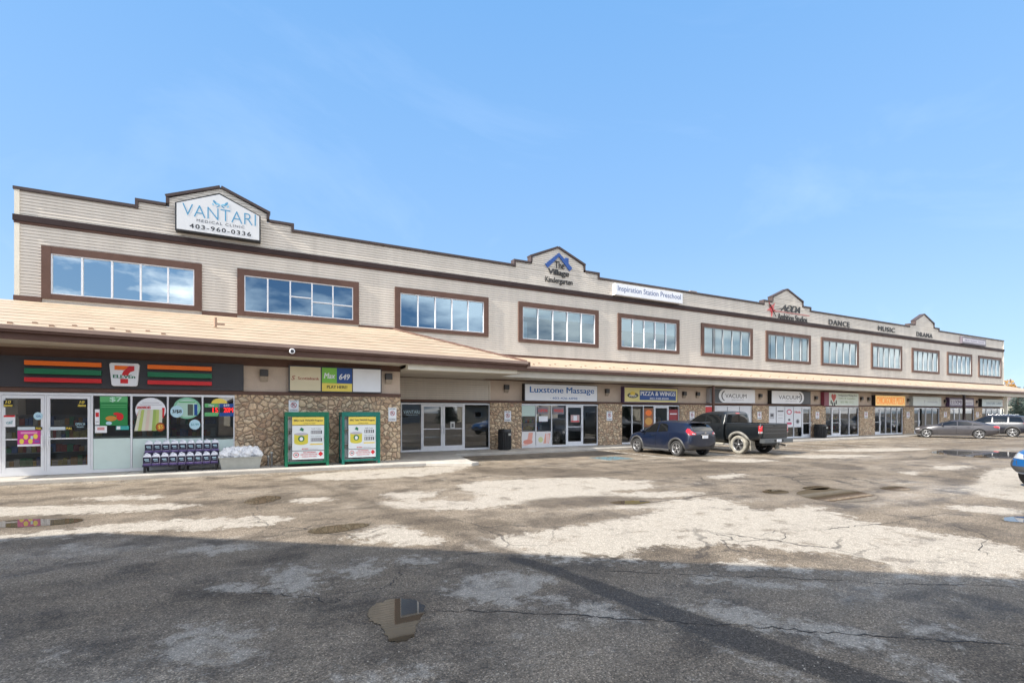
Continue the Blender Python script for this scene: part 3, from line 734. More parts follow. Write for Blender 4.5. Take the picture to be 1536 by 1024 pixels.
# upper windows
blind_spec = {3: .30, 4: .42}
for i, (a, b, z) in enumerate(wins):
    fw = .24
    fr = MB()
    zt = ZWT; ov = DW-.075
    fr.box(a, a+fw, ov, DW+.14, z, zt); fr.box(b-fw, b, ov, DW+.14, z, zt)
    fr.box(a+fw, b-fw, ov+.003, DW+.14, zt-fw, zt); fr.box(a+fw, b-fw, ov+.003, DW+.14, z, z+.17)
    w = fr.build('window', M_TRIM, bld)
    ga, gb_, gz, gt = a+fw, b-fw, z+.17, zt-fw
    mw = .026 if i < 5 else .016
    sm = MB(); n = 5; pw = (gb_-ga)/n; t_ = .035
    sm.box(ga, gb_, DW-.05, DW+.06, gt-t_, gt-.001); sm.box(ga, gb_, DW-.05, DW+.06, gz+.001, gz+t_)
    sm.box(ga+.001, ga+t_, DW-.05, DW+.06, gz+t_, gt-t_); sm.box(gb_-t_, gb_-.001, DW-.05, DW+.06, gz+t_, gt-t_)
    for k in range(1, n): sm.box(ga+k*pw-mw, ga+k*pw+mw, DW-.055, DW+.06, gz+t_, gt-t_)
    if i == 1:
        for k, fz in ((2, .54), (3, .44), (4, .42)): sm.box(ga+k*pw+.03, ga+(k+1)*pw-.03, DW-.045, DW+.06, gz+(gt-gz)*fz-.022, gz+(gt-gz)*fz+.022)
    o = sm.build('sash', M_WHITE if i < 5 else M_SASH, bld); o.parent = w
    gl = MB().add([(ga, DW, gz), (gb_, DW, gz), (gb_, DW, gt), (ga, DW, gt)], [(0, 1, 2, 3)])
    o = gl.build('pane', M_UGLASS0 if i == 0 else (M_UGLASS if i < 3 else M_UGLASS1 if i < 5 else M_UGLASS2), bld); o.parent = w
    if i >= 3:
        bl = MB()
        if i in blind_spec:
            for k in range(n):
                dr = blind_spec[i]*(gt-gz)+(.03*((k*7+i) % 3))
                bl.box(ga+k*pw+.04, ga+(k+1)*pw-.04, DW+.03, DW+.035, gt-dr, gt-.02)
            if i == 3: bl.box(ga+.06, ga+.45, DW+.3, DW+.34, gz, gz+.95)
        else:
            q = ga+.03
            rr = random.Random(i)
            while q < gb_-.14:
                if rr.random() > .02:
                    s0 = len(bl.v); an = rr.uniform(-.05, .05)
                    bl.add([(q, DW+.05+an*.03, gz+.03), (q+.127, DW+.05-an*.03, gz+.03), (q+.127, DW+.05-an*.03, gt-.03), (q, DW+.05+an*.03, gt-.03)], [(0, 1, 2, 3)])
                q += .122
        o = bl.build('blind', M_BLIND, bld); o.parent = w
    elif i == 0:
        o = MB().box(ga, gb_, DW+.1, DW+.12, gz-.1, gt+.1).build('blind', mat('pale_backing', (.40, .50, .56), .8, var=.1), bld); o.parent = w  # pale sheet added behind the first window's glass to brighten it
    if i == 4:
        tm = MB(); rr = random.Random(3)
        cols = [(.35,.08,.06), (.05,.12,.4), (.4,.3,.06), (.06,.25,.12), (.6,.45,.4)]
        for k in range(16): tm.box(ga+.1+k*.24, ga+.3+k*.24, DW+.35, DW+.5, gz, gz+rr.uniform(.2, .62), k % 5)
        o = tm.build('sill_display', [mat('toy%d' % k, cc, .6) for k, cc in enumerate(cols)], bld); o.parent = w

# ---- eave trim where the canopy roofs meet the wall
tr = MB().box(X7+3.2, XR+.02, DW-.05, DW+.02, 4.68, 4.82); tr.box(XL-.02, wins[0][0]-.002, DW-.06, DW+.02, 5.62, 5.78)
tr.box(wins[0][1]+.002, wins[1][0]-.002, DW-.06, DW+.02, 5.60, 5.76); tr.box(wins[1][1]+.002, PX(592, DW), DW-.06, DW+.02, 5.56, 5.70)
tr.build('eave_trim', M_TRIM, bld)

# ---- corner store block: hipped lean-to roof
DE = 17.5; XE = PX(790, DE); XWL = XL-3.5
zel, zer = 4.19, 3.965
def ze(x): return zel+(x+5.9)/(XE+5.9)*(zer-zel)
rf = MB()
rx = PX(590, DW)
nseg = 12
for k in range(nseg):                         # front slope in strips (the eave sags a little to the right)
    f0, f1 = k/nseg, (k+1)/nseg
    e0, e1 = XWL+(XE-XWL)*f0, XWL+(XE-XWL)*f1
    w0, w1 = XWL+(rx-XWL)*f0, XWL+(rx-XWL)*f1
    rf.add([(e0, DE, ze(e0)), (e1, DE, ze(e1)), (w1, DW-.01, 5.62), (w0, DW-.01, 5.62)], [(0, 1, 2, 3)])
rf.add([(XE, DE, ze(XE)), (XE, DW-.01, ze(XE)), (rx, DW-.01, 5.62)], [(0, 1, 2)])
rf.add([(XWL, DE, ze(XWL)), (XWL, DW-.01, 5.62), (XWL, DW-.01, 3.7), (XWL, DE, 3.7)], [(0, 1, 2, 3)])
nr = 9                                        # courses standing a little proud give the roof its seams
for k in range(1, nr):
    f = k/nr; y = DE+(DW-DE)*f
    xa, xb = XWL, XE+(rx-XE)*f
    za, zb_ = ze(xa)+(5.62-ze(xa))*f, ze(xb)+(5.62-ze(xb))*f
    rf.add([(xa, y-.012, za+.010), (xb, y-.012, zb_+.010), (xb, y+.05, zb_+.02), (xa, y+.05, za+.02), (xa, y-.012, za-.01), (xb, y-.012, zb_-.01)], [(0, 1, 2, 3), (4, 5, 1, 0)])
rf.build('corner_roof', M_ROOF, bld)
hp = MB()
hp.tube((XE, DE, ze(XE)+.02), (rx, DW-.02, 5.64), .05, n=6); hp.build('hip_cap', M_TRIM, bld)
# gutter, fascia and soffit
ft = MB()
for k in range(nseg):
    e0, e1 = XWL+(XE-XWL)*k/nseg, XWL+(XE-XWL)*(k+1)/nseg
    for (ya, yb, da, db, mm) in ((DE-.13, DE+.02, -.10, .01, 1), (DE-.10, DE+.02, -.17, -.10, 0), (DE-.02, DE+.03, -.36, -.17, 0)):
        z0, z1 = ze(e0), ze(e1)
        ft.add([(e0, ya, z0+da), (e1, ya, z1+da), (e1, ya, z1+db), (e0, ya, z0+db), (e0, yb, z0+da), (e1, yb, z1+da), (e1, yb, z1+db), (e0, yb, z0+db)],
               [(0, 1, 2, 3), (3, 2, 6, 7), (4, 5, 1, 0), (0, 3, 7, 4), (1, 5, 6, 2)], mm)
ft.box(XE-.02, XE+.12, DE-.1, DW-.1, ze(XE)-.2, ze(XE)-.005, 0)
ft.build('fascia', [M_TRIM, mat('gutter_lip', (.30, .21, .17), .4, var=.1)], bld)
so = MB()
for k in range(nseg):
    e0, e1 = XWL+(X7-XWL)*k/nseg, XWL+(X7-XWL)*(k+1)/nseg
    so.add([(e0, DE+.03, ze(e0)-.36), (e0, D7+.1, ze(e0)-.36), (e1, D7+.1, ze(e1)-.36), (e1, DE+.03, ze(e1)-.36)], [(0, 1, 2, 3)])
xb1 = PX(775, DE+.2)
so.box(X7, XE, DE+.45, DW-.1, 3.52, 3.56)
so.build('soffit', M_SOFF, bld)
bm_ = MB().add([(X7+.02, DE+.15, 3.48), (xb1, DE+.15, 3.48), (xb1, DE+.15, 3.71), (X7+.02, DE+.15, 3.71), (X7+.02, DE+.45, 3.48), (xb1, DE+.45, 3.48), (xb1, DE+.45, 3.71), (X7+.02, DE+.45, 3.71)],
               [(0, 1, 2, 3), (4, 5, 1, 0), (1, 5, 6, 2), (3, 2, 6, 7), (0, 3, 7, 4)])
bm_.build('porch_beam', M_BEAM, bld)

# corner store walls
x0f, x1f = XWL, PX(352, D7)
ZS7, ZT7 = 2.50, 4.08
w7 = MB().box(XWL, X7, D7+.0, D7+.2, 2.62, ZT7); w7.box(X7-.25, X7-.003, D7+.2, DW, 2.62, 3.6)
w7.build('stucco_wall', M_STUC, bld)
s7 = MB().box(x1f, X7, D7-.06, D7+.25, .11, ZS7); s7.box(X7-.31, X7, D7+.25, DW, .11, ZS7)
s7.build('stone_wall', M_STONE, bld)
t7 = MB().box(XWL, X7+.012, D7-.085, D7+.1, ZS7, 2.62); t7.box(XWL, X7+.01, D7-.04, D7+.1, 3.47, 3.74)
t7.box(X7-.05, X7+.012, D7+.1, DW-.02, ZS7, 2.62)
t7.build('wall_trim', M_TRIM, bld)
i7 = MB().box(XWL, X7-.32, D7+6, D7+6.1, .1, 3.6); i7.box(XWL, X7-.32, D7+.2, D7+6, 3.2, 3.25); i7.box(XWL, X7-.32, D7+.1, D7+6, .10, .13, 1); i7.box(XWL-.1, XWL, D7, DW, .1, 3.7)
i7.build('store_interior', [M_INNER, M_IFLOOR], bld)

# ---- shop front (long facade, ground floor)
shops = [ # pixel columns: left edge, pane divisions, right edge; index of door pane
    ('v', [601, 632, 664, 696, 734], (1, 2)), ('m', [781, 803.5, 827, 849, 873.5, 896], (3,)), ('p', [931, 947.5, 964.5, 980.5, 1002, 1018], (3,)),
    ('a', [1056, 1073, 1091, 1109, 1127], (0,)), ('b', [1151, 1164, 1177, 1190, 1202.5, 1215], (4,)), ('c', [1236, 1247, 1259.5, 1273, 1287], (1,)),
    ('d', [1310, 1319.5, 1328, 1336.5, 1345, 1353], (0,)), ('e', [1369, 1378, 1388, 1398, 1408], (0,)), ('f', [1423, 1431, 1439, 1447, 1460], (0,)), ('g', [1471, 1479, 1488, 1496, 1504], (1,))]
ZH = 2.36
sp = []
for key, cols, dr in shops: sp.append((PX(cols[0], DW), PX(cols[-1], DW)))
piers = [(sp[i][1], sp[i+1][0]) for i in range(len(sp)-1)]
for a, b in piers: MB().box(a, b, DW-.12, DW+.2, .11, ZH+.04).build('stone_pier', M_STONE, bld)
xv1 = PX(735, DW)
su = MB().box(xv1, XR-.02, DW-.02, DW+.03, 2.51, 3.52); su.build('stucco_band', M_STUC, bld)
vs_ = MB(); siding(vs_, X7, xv1-.06, 2.50, 3.45); vs_.box(xv1-.06, xv1-.002, DW-.05, DW+.03, 2.5, 3.45); vs_.build('entry_siding', M_SIDE, bld)
st2 = MB().box(X7, XR, DW-.15, DW+.2, ZH+.04, 2.505); st2.box(X7, XR, DW-.06, DW+.05, 3.50, 3.72); st2.build('storefront_trim', M_TRIM, bld)

# canopy over the walk
DC = 20.2; XC0, XC1 = 8.7, XR+6.5
cn = MB()
cn.add([(XC0, DC, 4.08), (XC1, DC, 4.0), (XR+.6, DW-.04, 4.70), (XC0, DW-.04, 4.70)], [(0, 1, 2, 3)])
cn.add([(XC1, DC, 4.0), (XC1, DW+14, 4.0), (XR+.6, DW+14, 4.7), (XR+.6, DW-.04, 4.70)], [(0, 1, 2, 3)])
for k in range(1, 5):
    f = k/5; y = DC+(DW-DC)*f; z = 4.08+.62*f; z2 = 4.0+.7*f; xe = XC1+(XR+.6-XC1)*f
    cn.add([(XC0, y-.01, z+.010), (xe, y-.01, z2+.010), (xe, y+.04, z2+.018), (XC0, y+.04, z+.018), (XC0, y-.01, z-.01), (xe, y-.01, z2-.01)], [(0, 1, 2, 3), (4, 5, 1, 0)])
cn.build('canopy_roof', M_ROOF, bld)
cf = MB()
for (ya, yb, da, db, mm) in ((DC-.12, DC+.02, -.09, .01, 1), (DC-.10, DC+.02, -.22, -.09, 0), (DC+.1, DC+.3, -.52, -.22, 2)):
    for xa, xb in ((XC0, XC1),):
        cf.add([(xa, ya, 4.08+da), (xb, ya, 4.0+da), (xb, ya, 4.0+db), (xa, ya, 4.08+db), (xa, yb, 4.08+da), (xb, yb, 4.0+da), (xb, yb, 4.0+db), (xa, yb, 4.08+db)],
               [(0, 1, 2, 3), (3, 2, 6, 7), (4, 5, 1, 0), (0, 3, 7, 4), (1, 5, 6, 2), (5, 4, 7, 6)], mm)
cf.box(XC1-.02, XC1+.1, DC, DW+14, 3.75, 3.98, 0)
cf.build('canopy_fascia', [M_TRIM, mat('gutter_lip', (.30, .21, .17), .4), M_SOFF], bld)
MB().box(XC0, XC1-.3, DC+.3, DW-.1, 3.55, 3.59).build('canopy_soffit', M_SOFF, bld)
# canopy posts and the white corner post
for px_, mt_, r in ((1070, M_TRIM, .055), (1446, M_BAND, .085)):
    x = PX(px_, DC+.18)
    pm = MB().box(x-r, x+r, DC+.18-r, DC+.18+r, .12, 3.5); pm.box(x-r*1.6, x+r*1.6, DC+.18-r*1.6, DC+.18+r*1.6, .12, .2)
    pm.build('canopy_post', mt_, bld)
xw = PX(1509, DC+.6); MB().box(xw-.11, xw+.11, DC+.5, DC+.72, .12, 3.55).build('corner_post', M_BEAM, bld)
# snow guards along both eaves
g0 = None; nsg = 0
stuff_sg = MB()
def guard_verts(mb, x, y, z, s=1.0):
    mb.add([(x-.05*s, y, z), (x+.05*s, y, z), (x+.05*s, y+.10, z+.035), (x-.05*s, y+.10, z+.035), (x-.05*s, y, z+.05), (x+.05*s, y, z+.05)],
           [(0, 1, 5, 4), (4, 5, 2, 3), (0, 4, 3), (1, 2, 5)])
M_GUARD = mat('snow_guard', (.36, .24, .17), .5, var=.1)
sgl = []
x = XWL+1; k = 0
while x < PX(262, DE+.5):
    dy = .22 if k % 2 else .48
    sgl.append((x, DE+dy, ze(x)+(5.62-ze(x))*dy/(DW-DE)+.002)); x += .42; k += 1
x = XC0+.8; k = 0
while x < XR+4:
    dy = .35 if k % 2 else .62
    sgl.append((x, DC+dy, 4.08-(x-XC0)/(XC1-XC0)*.08+.62*dy/(DW-DC)+.004)); x += .46; k += 1
for i, (x, y, z) in enumerate(sgl):
    if i < 95:
        if g0 is None:
            mb = MB(); guard_verts(mb, x, y, z); g0 = mb.build('snow_guard', M_GUARD, bld); p0 = Vector((x, y, z))
        else:
            o = g0.copy(); COL.objects.link(o); o.parent = bld; o.location = Vector((x, y, z))-p0
    else: guard_verts(stuff_sg, x, y, z)
o = stuff_sg.build('snow_guard_row', M_GUARD, bld); o['kind'] = 'stuff'
o = MB(); vx, vy = PX(323, 19.4), 19.4; o.tube((vx, vy, 4.8), (vx, vy, 5.12), .05); o.box(vx-.02, vx+.28, vy-.03, vy+.03, 4.88, 4.93)
o.build('roof_vent_pipe', M_GUARD, bld)

# ---- storefront glazing
def storefront(cols, doors, D, zt, zb=.13, name='shop_front', kick=None):
    f = MB(); t_ = .045
    X = [PX(c, D) for c in cols]
    y0, y1 = D-.05, D+.06
    f.box(X[0], X[-1], y0, y1, zt-.07, zt); f.box(X[0], X[-1], y0+.003, y1, zb, zb+.09)
    for i, x in enumerate(X):
        a, b = x-t_/2, x+t_/2
        if i == 0: a, b = x, x+t_
        if i == len(X)-1: a, b = x-t_, x
        f.box(a, b, y0+.005, y1, zb+.09, zt-.07)
    fr = f.build('window', M_WHITE, bld)
    for i in range(len(X)-1):
        a, b = X[i]+t_*.5, X[i+1]-t_*.5
        if i in doors: continue
        o = MB().add([(a, D, zb+.09), (b, D, zb+.09), (b, D, zt-.07), (a, D, zt-.07)], [(0, 1, 2, 3)]).build('pane', M_LGLASS, bld); o.parent = fr
    for i in doors:
        a, b = X[i]+t_*.5+.006, X[i+1]-t_*.5-.006
        d = MB(); s = .07
        d.box(a, a+s, D-.045, D+.02, zb+.09, zt-.08); d.box(b-s, b, D-.045, D+.02, zb+.09, zt-.08)
        d.box(a+s, b-s, D-.043, D+.02, zt-.17, zt-.08); d.box(a+s, b-s, D-.043, D+.02, zb+.09, zb+.24)
        d.box(a+s, b-s, D-.035, D+.015, 1.14, 1.175)
        do = d.build('door', M_WHITE, bld)
        o = MB().add([(a+s, D-.01, zb+.24), (b-s, D-.01, zb+.24), (b-s, D-.01, zt-.17), (a+s, D-.01, zt-.17)], [(0, 1, 2, 3)]).build('pane', M_LGLASS, bld); o.parent = do
        hx = (b-s*.5) if (i+1 in doors or i-1 not in doors) else (a+s*.5)
        h = MB().tube((hx, D-.10, .92), (hx, D-.10, 1.26), .022); h.tube((hx, D-.045, .97), (hx, D-.10, .97), .014); h.tube((hx, D-.045, 1.21), (hx, D-.10, 1.21), .014)
        o = h.build('door_handle', M_WHITE, bld); o.parent = do
    return fr, X
for key, cols, dr in shops: storefront(cols, dr, DW, ZH)
xd0 = PX(-66, D7)
fr7, X7s = storefront([-66, 1.5, 69, 138.5, 197.5, 252, 304, 352.5], (0, 1, 2), D7, 2.48, .13)
for i in (3, 4, 5, 6):                         # pale panels behind the lower glass of the corner store
    zt_ = PZ((142, 200, 254, 306)[i-3], 657.5 if i < 6 else 659, D7)
    o = MB().box(X7s[i]+.03, X7s[i+1]-.03, D7-.03, D7-.012, .225, zt_).build('lower_panel', M_FROST, bld); o.parent = fr7
    o = MB().box(X7s[i]+.03, X7s[i+1]-.03, D7+.025, D7+.3, zt_+.002, zt_+.06).build('window_ledge', mat('ledge', (.55, .56, .53), .5), bld); o.parent = fr7

# ---- things seen dimly inside the shops
rr = random.Random(11)
pal = [mat('goods%d' % k, cc, .6, var=.3, scale=8) for k, cc in enumerate([(.45,.08,.05), (.5,.4,.08), (.08,.16,.4), (.55,.53,.5), (.08,.3,.14), (.5,.25,.07)])]
def display_shelf(x, y, w, label, h=1.5):
    t = thing('display_shelf', label, 'shelf', (x, y, .135))
    s = MB(); s.box(x-w/2, x+w/2, y+.34, y+.38, .135, .135+h)
    for k in range(4): s.box(x-w/2, x+w/2, y, y+.335, .2+k*h/4, .23+k*h/4)
    s.build('rack', mat('shelf_metal', (.35, .35, .36), .5), t)
    g = MB()
    for k in range(4):
        q = x-w/2+.02
        while q < x+w/2-.1:
            ww = rr.uniform(.07, .16); g.box(q, q+ww, y+.03, y+.25, .232+k*h/4, .232+k*h/4+rr.uniform(.14, .3), rr.randrange(6)); q += ww+.01
    g.build('goods', pal, t)
for lx, wds in ((PX(40, D7+2.5), 'stocked shelf behind the left glass door of the corner store'), (PX(112, D7+2.2), 'stocked shelf behind the right glass door of the corner store'), (PX(230, D7+1.6), 'stocked shelf behind the sandwich poster window'), (PX(285, D7+1.6), 'stocked shelf behind the green drink poster window')):
    display_shelf(lx, D7+2.0, 1.5, wds, 1.7)
for pxx, wds in ((790, 'stocked shelf inside the massage shop window'), (973, 'stocked shelf inside the pizza and wings window'), (1242, 'stocked shelf inside the window under the feather-logo sign'), (1330, 'stocked shelf inside the window under the orange sign')):
    display_shelf(PX(pxx, DW+2), DW+1.4, 1.4, wds)
# ================================================================ SIGNS AND SMALL THINGS ON THE BUILDING
def pl(name, c, r=.45, **k): return mat(name, c, r, var=k.pop('var', .05), **k)
S_WHITE = pl('sign_white', (.78, .79, .82)); S_BLACK = pl('sign_black', (.015, .015, .017)); S_BLUE = pl('sign_blue', (.008, .065, .28)); S_TEAL = pl('sign_teal', (.07, .28, .46))
S_DARK = pl('sign_dark', (.05, .05, .06)); S_YEL = pl('sign_yellow', (.80, .62, .10)); S_RED = pl('sign_red', (.60, .02, .025)); S_GREEN = pl('sign_green', (.01, .16, .07)); S_ORANGE = pl('sign_orange', (.90, .17, .01))
S_GREY = pl('sign_grey', (.42, .42, .45)); S_CREAM = pl('sign_cream', (.66, .57, .38)); S_NAVY = pl('sign_navy', (.03, .07, .22)); S_LIME = pl('sign_lime', (.20, .52, .06)); S_PALE = pl('sign_pale', (.62, .68, .60))
S_PURP = pl('sign_purple', (.09, .05, .12)); S_MAROON = pl('sign_maroon', (.22, .04, .07)); S_LBLUE = pl('sign_lightblue', (.45, .66, .76)); S_PINK = pl('sign_pink', (.55, .05, .28)); S_SKIN = pl('poster_pink', (.75, .36, .28))

def sign_box(name, label, px0, px1, y0, y1, D, dep=.25, face=S_WHITE, rim=S_DARK, rimw=.03, group=None):
    """a box sign on the wall: rim body and face; returns thing and the face rectangle"""
    x0, x1 = PX(px0, D-dep), PX(px1, D-dep); zt, zb = PZ(px0, y0, D-dep), PZ(px0, y1, D-dep)
    t = thing(name, label, 'sign', ((x0+x1)/2, D, zb), 0, group)
    b = MB().box(x0, x1, D-dep, D-.025, zb, zt); b.build('sign_cabinet', rim, t)
    f = MB().box(x0+rimw, x1-rimw, D-dep-.008, D-dep+.01, zb+rimw, zt-rimw); f.build('sign_face', face, t)
    return t, x0+rimw, x1-rimw, zb+rimw, zt-rimw, D-dep-.008
def txt(t, jobs, name='lettering', rect=None):
    """jobs: (text, fx0, fx1, fz0, fz1, material, bold[, shear, spacing]) in fractions of the face"""
    x0, x1, z0, z1, y = rect; mb = MB(); ms = []
    for j in jobs:
        if j[5] not in ms: ms.append(j[5])
        letters(mb, j[0], x0+(x1-x0)*j[1], x0+(x1-x0)*j[2], z0+(z1-z0)*j[3], z0+(z1-z0)*j[4], y, ms.index(j[5]), j[6], j[7] if len(j) > 7 else 0, j[8] if len(j) > 8 else 1.0)
    return mb.build(name, ms, t)
def on_face(rect, fx, fz): return rect[0]+(rect[1]-rect[0])*fx, rect[2]+(rect[3]-rect[2])*fz

# -- medical clinic sign on the first gable (own pentagon outline)
Y = DW-.30
t = thing('clinic_sign', 'pale pentagon clinic sign in black frame on the tallest left gable', 'sign', (PX(326, DW), DW, PZ(262, 344, Y)))
pts = [(262.5, 344.5), (391, 361.5), (391, 324), (329, 289.5), (262.5, 303.5)]
P = [(PX(a, Y), PZ(a, b, Y)) for a, b in pts]
zb_ = min(P[0][1], P[1][1]); P[0] = (P[0][0], zb_); P[1] = (P[1][0], zb_)
zs_ = (P[2][1]+P[4][1])/2; P[2] = (P[2][0], zs_); P[4] = (P[4][0], zs_)
MB().prism(P, Y, DW-.025).build('sign_frame', S_BLACK, t)
cx_, cz_ = sum(p[0] for p in P)/5, sum(p[1] for p in P)/5
MB().prism([(cx_+(x-cx_)*.965, cz_+(z-cz_)*.935) for x, z in P], Y-.01, Y+.02).build('sign_face', pl('clinic_face', (.66, .67, .68)), t)
rect = (P[0][0], P[1][0], zb_, P[3][1], Y-.01)
txt(t, [('VANTARI', .08, .94, .36, .63, S_TEAL, -.012), ('MEDICAL CLINIC', .24, .80, .255, .315, S_DARK, .01, 0, 1.25), ('403-960-0336', .16, .88, .09, .19, S_BLACK, .02, 0, 1.25)], rect=rect)
lg = MB(); lx, lz = on_face(rect, .515, .735); s = .2
for sx in (-1, 1):
    for (dx, dz, rx, rz, an) in ((.62, .18, .42, .17, 55), (.30, -.02, .34, .13, 25), (.28, -.42, .26, .09, -40), (.85, -.18, .22, .10, 70)):
        p = []
        for k in range(14):
            a = 2*math.pi*k/14; ux, uz = rx*math.cos(a), rz*math.sin(a); c_, s_ = math.cos(R(an)), math.sin(R(an))
            p.append((lx+sx*s*(dx*1.15+ux*c_-uz*s_)*1.25, lz+s*(dz+ux*s_+uz*c_)*1.1))
        lg.prism(p if sx > 0 else p[::-1], Y-.016-.0005*len(lg.v)/40, Y-.008, len(lg.v)//28 % 2)
lg.build('leaf_emblem', [S_TEAL, pl('emblem_blue', (.2, .5, .68))], t)

# -- kindergarten letters on the second gable
Y = DW-.028
def wall_rect(pxa, pxb, ya, yb, D=Y): return (PX(pxa, D), PX(pxb, D), PZ(pxa, yb, D), PZ(pxa, ya, D), D)
t = thing('kindergarten_sign', 'blue house-roof emblem above black kindergarten letters on the second gable', 'sign', (PX(838, DW), DW, PZ(838, 425, DW)))
mb = MB(); ms = [S_BLACK]
for s_, a, b, yt, yb, bo in (('The', 832, 846.5, 391, 402, 0), ('Village', 822, 853.5, 402, 413, .035), ('Kindergarten', 818, 858.5, 414, 424.5, .0)):
    r = wall_rect(a, b, yt, yb); letters(mb, s_, r[0], r[1], r[2], r[3], Y, 0, bo, 0, .95, depth=.03)
mb.build('lettering', ms, t)
mb = MB(); a0 = (PX(817.5, Y), PZ(817.5, 396, Y)); ap = (PX(838, Y), PZ(838, 379.5, Y)); a1 = (PX(859, Y), PZ(859, 401.5, Y)); w = .17
a1 = (2*ap[0]-a0[0], a0[1])
mb.prism([a0, (a0[0]+.16, a0[1]-w), (ap[0], ap[1]-w*1.15), ap], Y-.05, Y+.02); mb.prism([ap, (ap[0], ap[1]-w*1.15), (a1[0]-.16, a1[1]-w), a1], Y-.05, Y+.02)
mb.box(ap[0]+.40, ap[0]+.60, Y-.048, Y+.02, ap[1]-.52, ap[1]-.20)
mb.build('roof_emblem', S_BLUE, t)

# -- preschool panel
t, *rc = sign_box('preschool_sign', 'long white box sign with blue preschool lettering right of the kindergarten gable', 923, 1024, 424.5, 441.5, DW, .28, S_WHITE, S_WHITE, .02)
txt(t, [('Inspiration Station Preschool', .03, .97, .2, .86, S_NAVY, .0)], rect=rc)

# -- studio logo on the third gable
t = thing('studio_sign', 'studio logo with red star and black script letters on the third gable', 'sign', (PX(1182, DW), DW, PZ(1182, 480, DW)))
mb = MB(); r = wall_rect(1168, 1200, 455.5, 467.5)
letters(mb, 'AODA', r[0]+.2, r[1], r[2]+.1, r[3], Y, 0, .02, .5, .85, depth=.03)
mb.add([(r[0]-.6, Y-.03, r[2]+.12), (r[0]+1.2, Y-.03, r[2]+.42), (r[0]+1.1, Y-.03, r[3]-.25)], [(0, 1, 2)], 0)
r2 = wall_rect(1166.5, 1210.5, 469, 478.5)
letters(mb, 'Ambition Studios', r2[0], r2[1], r2[2], r2[3], Y, 0, .0, 0, 1.0, depth=.03)
mb.build('lettering', S_BLACK, t)
mb = MB(); cx_, cz_ = PX(1157.5, Y), PZ(1157.5, 463, Y)
for k in range(10):
    a = 2*math.pi*k/10+.3; rr_ = .55 if k % 2 else .30
    mb.prism([(cx_+.07*math.cos(a+1.57), cz_+.07*math.sin(a+1.57)), (cx_-.07*math.cos(a+1.57), cz_-.07*math.sin(a+1.57)), (cx_+rr_*math.cos(a), cz_+rr_*math.sin(a))], Y-.03-.001*k, Y)
mb.box(cx_+.5, r2[1]+.3, Y-.02, Y, r2[3]+.09, r2[3]+.12)
mb.build('star_emblem', pl('star_red', (.55, .05, .06)), t)
mb = MB(); p0 = (PX(1154, Y), PZ(1154, 456.5, Y)); p1 = (PX(1163.5, Y), PZ(1163.5, 475.5, Y))
mb.tube((p0[0], Y-.045, p0[1]), (p1[0], Y-.045, p1[1]), .04, .02, 6); mb.build('brush_stroke', S_BLACK, t)

for s_, a, b, yt, yb, lb in (('DANCE', 1243, 1274.5, 478.5, 486.5, 'black raised letters spelling DANCE on the upper siding'), ('MUSIC', 1317, 1342, 488.5, 495.5, 'black raised letters spelling MUSIC on the upper siding'), ('DRAMA', 1374.5, 1398.5, 497.3, 503.8, 'black raised letters spelling DRAMA below the fourth gable')):
    r = wall_rect(a, b, yt, yb); mb = MB(); letters(mb, s_, r[0], r[1], r[2], r[3], Y, 0, .02, 0, 1.15, depth=.03)
    tag(mb.build('wall_lettering', S_BLACK, None, ((r[0]+r[1])/2, DW, r[2])), lb, 'sign', 'black words on the upper siding')
t, *rc = sign_box('end_sign', 'small framed pale sign near the far right end of the upper wall', 1443.5, 1479, 504, 514.5, DW, .2, pl('end_face', (.52, .50, .54)), pl('end_rim', (.13, .11, .14)), .16)
txt(t, [('ABOVE GROUND THEATRE', .06, .94, .3, .7, S_PURP, .0)], rect=rc)

# -- corner store fascia sign
Y = D7-.12
xa, xb = XWL+1.2, PX(365.5, Y)
t = thing('store_fascia_sign', 'dark fascia panel with orange, green and red bars and white numeral logo', 'sign', (xa, D7, 2.63))
MB().box(xa, xb, Y, D7-.02, 2.625, 3.50).build('sign_panel', pl('fascia_grey', (.042, .041, .047), .5), t)
for a, b in ((38, 153), (222, 318)):
    x0, x1 = PX(a, Y), PX(b, Y)
    for (z0, z1, m_) in ((3.245, 3.375, S_ORANGE), (3.0, 3.155, S_GREEN), (2.775, 2.90, S_RED)):
        MB().box(x0, x1, Y-.10, Y-.002, z0, z1).build('colour_bar', m_, t, bevel=.012)
x0, x1 = PX(165, Y), PX(210.5, Y); z0, z1 = 2.70, 3.39; i_ = (x1-x0)*.085
def rounded(poly, k=2): return chaikin(poly, k)
corner = []
base_ = [(x0+i_, z0), (x1-i_, z0), (x1, z1), (x0, z1)]
for q in range(4):
    a, b, c_ = base_[q-1], base_[q], base_[(q+1) % 4]
    for f in ((.06), ): corner += [(b[0]+(a[0]-b[0])*f, b[1]+(a[1]-b[1])*f), (b[0]+(c_[0]-b[0])*f, b[1]+(c_[1]-b[1])*f)]
MB().prism(corner, Y-.12, Y-.002).build('logo_board', S_WHITE, t, bevel=.012)
lw, lh = x1-x0, z1-z0; yy = Y-.12
def L2(fx, fz): return (x0+lw*fx, z0+lh*fz)
mb = MB()
mb.prism([L2(.18, .88), L2(.18, .70), L2(.50, .70), L2(.66, .88)], yy-.008, yy, 0)
mb.prism([L2(.665, .88), L2(.56, .76), L2(.47, .64), L2(.42, .50), L2(.42, .47), L2(.63, .47), L2(.64, .53), L2(.70, .62), L2(.83, .68), L2(.83, .88)], yy-.009, yy, 1)
mb.box(*(L2(.37, 0)[0], L2(.62, 0)[0]), yy-.008, yy, L2(0, .12)[1], L2(0, .32)[1], 1)
